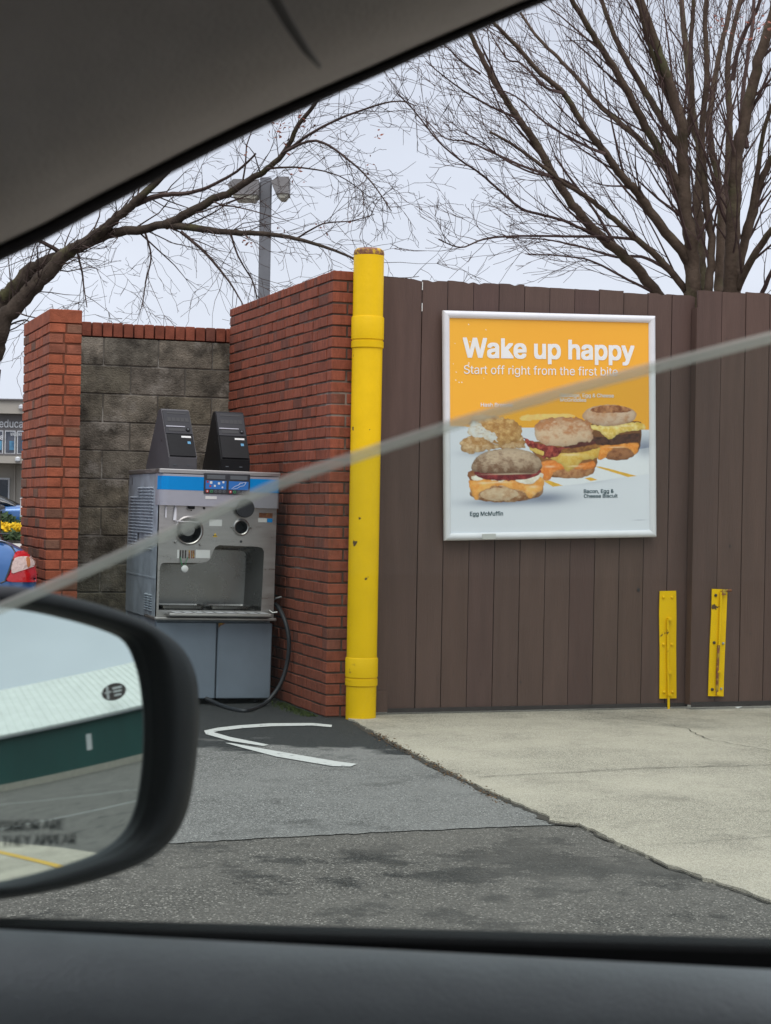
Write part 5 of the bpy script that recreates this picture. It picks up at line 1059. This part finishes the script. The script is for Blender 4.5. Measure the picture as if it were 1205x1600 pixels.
# half lowered window glass
gn = (fh+Vector((0, 0, .20))).normalized(); gp = cf(0, 1.018, 1.3-.26)
m = bpy.data.materials.new('window_glass'); m.use_nodes = True; t = m.node_tree; n = t.nodes; l = t.links; n.clear(); o_ = n.new('ShaderNodeOutputMaterial')
tr_ = n.new('ShaderNodeBsdfTransparent'); tr_.inputs[0].default_value = (.80, .87, .83, 1); gl_ = n.new('ShaderNodeBsdfGlossy'); gl_.inputs['Roughness'].default_value = .03; gl_.inputs[0].default_value = (.9, 1, .96, 1)
lw = n.new('ShaderNodeFresnel'); lw.inputs[0].default_value = 1.5; mr = n.new('ShaderNodeMath'); mr.operation = 'MULTIPLY'; l.new(lw.outputs[0], mr.inputs[0]); mr.inputs[1].default_value = 1.0
m1 = n.new('ShaderNodeMixShader'); l.new(mr.outputs[0], m1.inputs[0]); l.new(tr_.outputs[0], m1.inputs[1]); l.new(gl_.outputs[0], m1.inputs[2])
df = n.new('ShaderNodeBsdfDiffuse'); df.inputs[0].default_value = (.7, .75, .7, 1); m2 = n.new('ShaderNodeMixShader'); m2.inputs[0].default_value = .06; l.new(m1.outputs[0], m2.inputs[1]); l.new(df.outputs[0], m2.inputs[2]); l.new(m2.outputs[0], o_.inputs[0]); M['glass'] = m
m = bpy.data.materials.new('glass_edge'); m.use_nodes = True; t = m.node_tree; n = t.nodes; l = t.links; n.clear(); o_ = n.new('ShaderNodeOutputMaterial')
tr_ = n.new('ShaderNodeBsdfTransparent'); tr_.inputs[0].default_value = (.97, .97, .95, 1); df = n.new('ShaderNodeBsdfTranslucent'); df.inputs[0].default_value = (1, .97, .89, 1); d2 = n.new('ShaderNodeBsdfGlossy'); d2.inputs['Roughness'].default_value = .55; d2.inputs[0].default_value = (.95, .94, .86, 1)
a_s = n.new('ShaderNodeMixShader'); a_s.inputs[0].default_value = .25; l.new(df.outputs[0], a_s.inputs[1]); l.new(d2.outputs[0], a_s.inputs[2]); m1 = n.new('ShaderNodeMixShader'); m1.inputs[0].default_value = .34; l.new(tr_.outputs[0], m1.inputs[1]); l.new(a_s.outputs[0], m1.inputs[2]); l.new(m1.outputs[0], o_.inputs[0]); M['glass_edge'] = m
top = [tuple(p) for p in smooth_poly([(-120, 992), (-40, 962), (75, 913), (200, 857), (430, 753), (560, 707), (690, 664), (860, 613), (1030, 567), (1205, 522), (1330, 492)], 5, False)]
T3 = [pl(x, y, gp, gn) for x, y in top]; B3 = [pl(x, 1490, gp, gn) for x, y in top]
b = MB(); b.grid([T3, B3]); b.grid([[p+gn*.004 for p in T3], [p+gn*.004 for p in B3]][::-1]); b.f = b.f[:len(T3)-1]; b.v = b.v[:2*len(T3)]; b.c = b.c[:2*len(T3)]
DG = b.build('door_glass', M['glass'], OC, recalc=False)
sdn = (T3[20]-T3[30]).cross(gn).normalized(); sdn = sdn if sdn.z > 0 else -sdn
R_ = []
for a in range(12): th = 2*math.pi*a/12; R_.append([p+gn*(.0022*math.cos(th)+.0022)+sdn*(.0031*math.sin(th)-.002) for p in T3])
b = MB(); b.grid(list(map(list, zip(*R_))), closed=True); b.build('glass_edge', M['glass_edge'], DG, smooth=True, recalc=False)
# wing mirror
az = math.radians(124.1); nz = .099; MN = ((rt0*math.sin(az)+fh*math.cos(az))*math.sqrt(1-nz*nz)+Vector((0, 0, nz))); MC = at(100, 1160, 1.1)
def mpx(x, y, off=0.): return pl(x, y, MC+MN*off, MN)
ctr = (60, 1165)
outl = smooth_poly([(-150, 990), (-60, 925), (0, 913), (60, 918), (150, 939), (220, 964), (285, 1002), (313, 1045), (320, 1095), (318, 1160), (312, 1215), (300, 1270), (276, 1315), (235, 1348), (170, 1374), (90, 1394), (0, 1408), (-80, 1405), (-150, 1360), (-175, 1180)], 8)
inl = smooth_poly([(-125, 1010), (-50, 950), (0, 945), (60, 952), (120, 965), (190, 985), (222, 1003), (237, 1045), (243, 1100), (244, 1150), (242, 1200), (234, 1258), (216, 1300), (180, 1330), (130, 1350), (60, 1371), (0, 1383), (-60, 1380), (-120, 1340), (-145, 1180)], 8)
def polar(P, n_=120):
    r_ = []; P = [np.array(p)-np.array(ctr) for p in P]
    for k_ in range(n_):
        a = 2*math.pi*k_/n_; d_ = np.array([math.cos(a), math.sin(a)]); best = 0
        for i in range(len(P)):
            p, q = P[i], P[(i+1) % len(P)]; e_ = q-p; den = d_[0]*e_[1]-d_[1]*e_[0]
            if abs(den) < 1e-9: continue
            t_ = (p[0]*e_[1]-p[1]*e_[0])/den; s_ = (p[0]*d_[1]-p[1]*d_[0])/den
            if t_ > 0 and -1e-6 <= s_ <= 1+1e-6: best = max(best, t_)
        r_.append((ctr[0]+d_[0]*best, ctr[1]+d_[1]*best))
    return r_
Po, Pi = polar(outl), polar(inl)
def mixp(A, B, f_): return [(a[0]*(1-f_)+b_[0]*f_, a[1]*(1-f_)+b_[1]*f_) for a, b_ in zip(A, B)]
def scl(A, f_): return [(ctr[0]+(a[0]-ctr[0])*f_, ctr[1]+(a[1]-ctr[1])*f_) for a in A]
def ring(A, off): return [mpx(x, y, 0)+MN*off for x, y in A]
SM = MB()
SM.grid([ring(scl(Pi, .97), -.010), ring(Pi, -.008), ring(mixp(Pi, Po, .03), .004), ring(mixp(Pi, Po, .10), .008), ring(mixp(Pi, Po, .25), .009), ring(mixp(Pi, Po, .60), .006), ring(mixp(Pi, Po, .86), .001), ring(mixp(Pi, Po, .97), -.005), ring(Po, -.014), ring(scl(Po, .985), -.04), ring(scl(Po, .93), -.07), ring(scl(Po, .80), -.10), ring(scl(Po, .55), -.125), ring(scl(Po, .2), -.135)], closed=True)
SM.f.append(tuple(range(len(SM.v)-120, len(SM.v)))); sm_o = SM.build('side_mirror', M['housing'], OC, smooth=True, recalc=True)
m = mat('mirror_silver', (.80, .86, .85), .012, metal=1.0); M['mirror'] = m
Rm_ = 1.4; rings_ = []
for k_ in range(26):
    f_ = max(1-k_/25, .002); r_ = []
    for x, y in scl(Pi, f_*1.0): p = mpx(x, y); r2 = (p-MC).length_squared; r_.append(p-MN*(r2/(2*Rm_)+.0005))
    rings_.append(r_)
b = MB(); b.grid(rings_, closed=True); b.build('mirror_glass', M['mirror'], sm_o, smooth=True)
m = mat('etched_text', (.05, .055, .055), .6); M['etch'] = m
def mtext(body, x0, x1, yb, yc, sl):
    def fit(u_, v_):
        x = x0+(x1-x0)*u_; y = yb-(yb-yc)*v_+sl*(x-x1); p = mpx(x, y); return p-MN*((p-MC).length_squared/(2*Rm_)+.0005)+MN*.0006
    return text(body, 'warning_lettering', M['etch'], fit, sm_o, 0)
mtext('OBJECTS IN MIRROR ARE', -118, 103, 1296, 1280, -.035); mtext('CLOSER THAN THEY APPEAR', -115, 122, 1319, 1303, -.035)
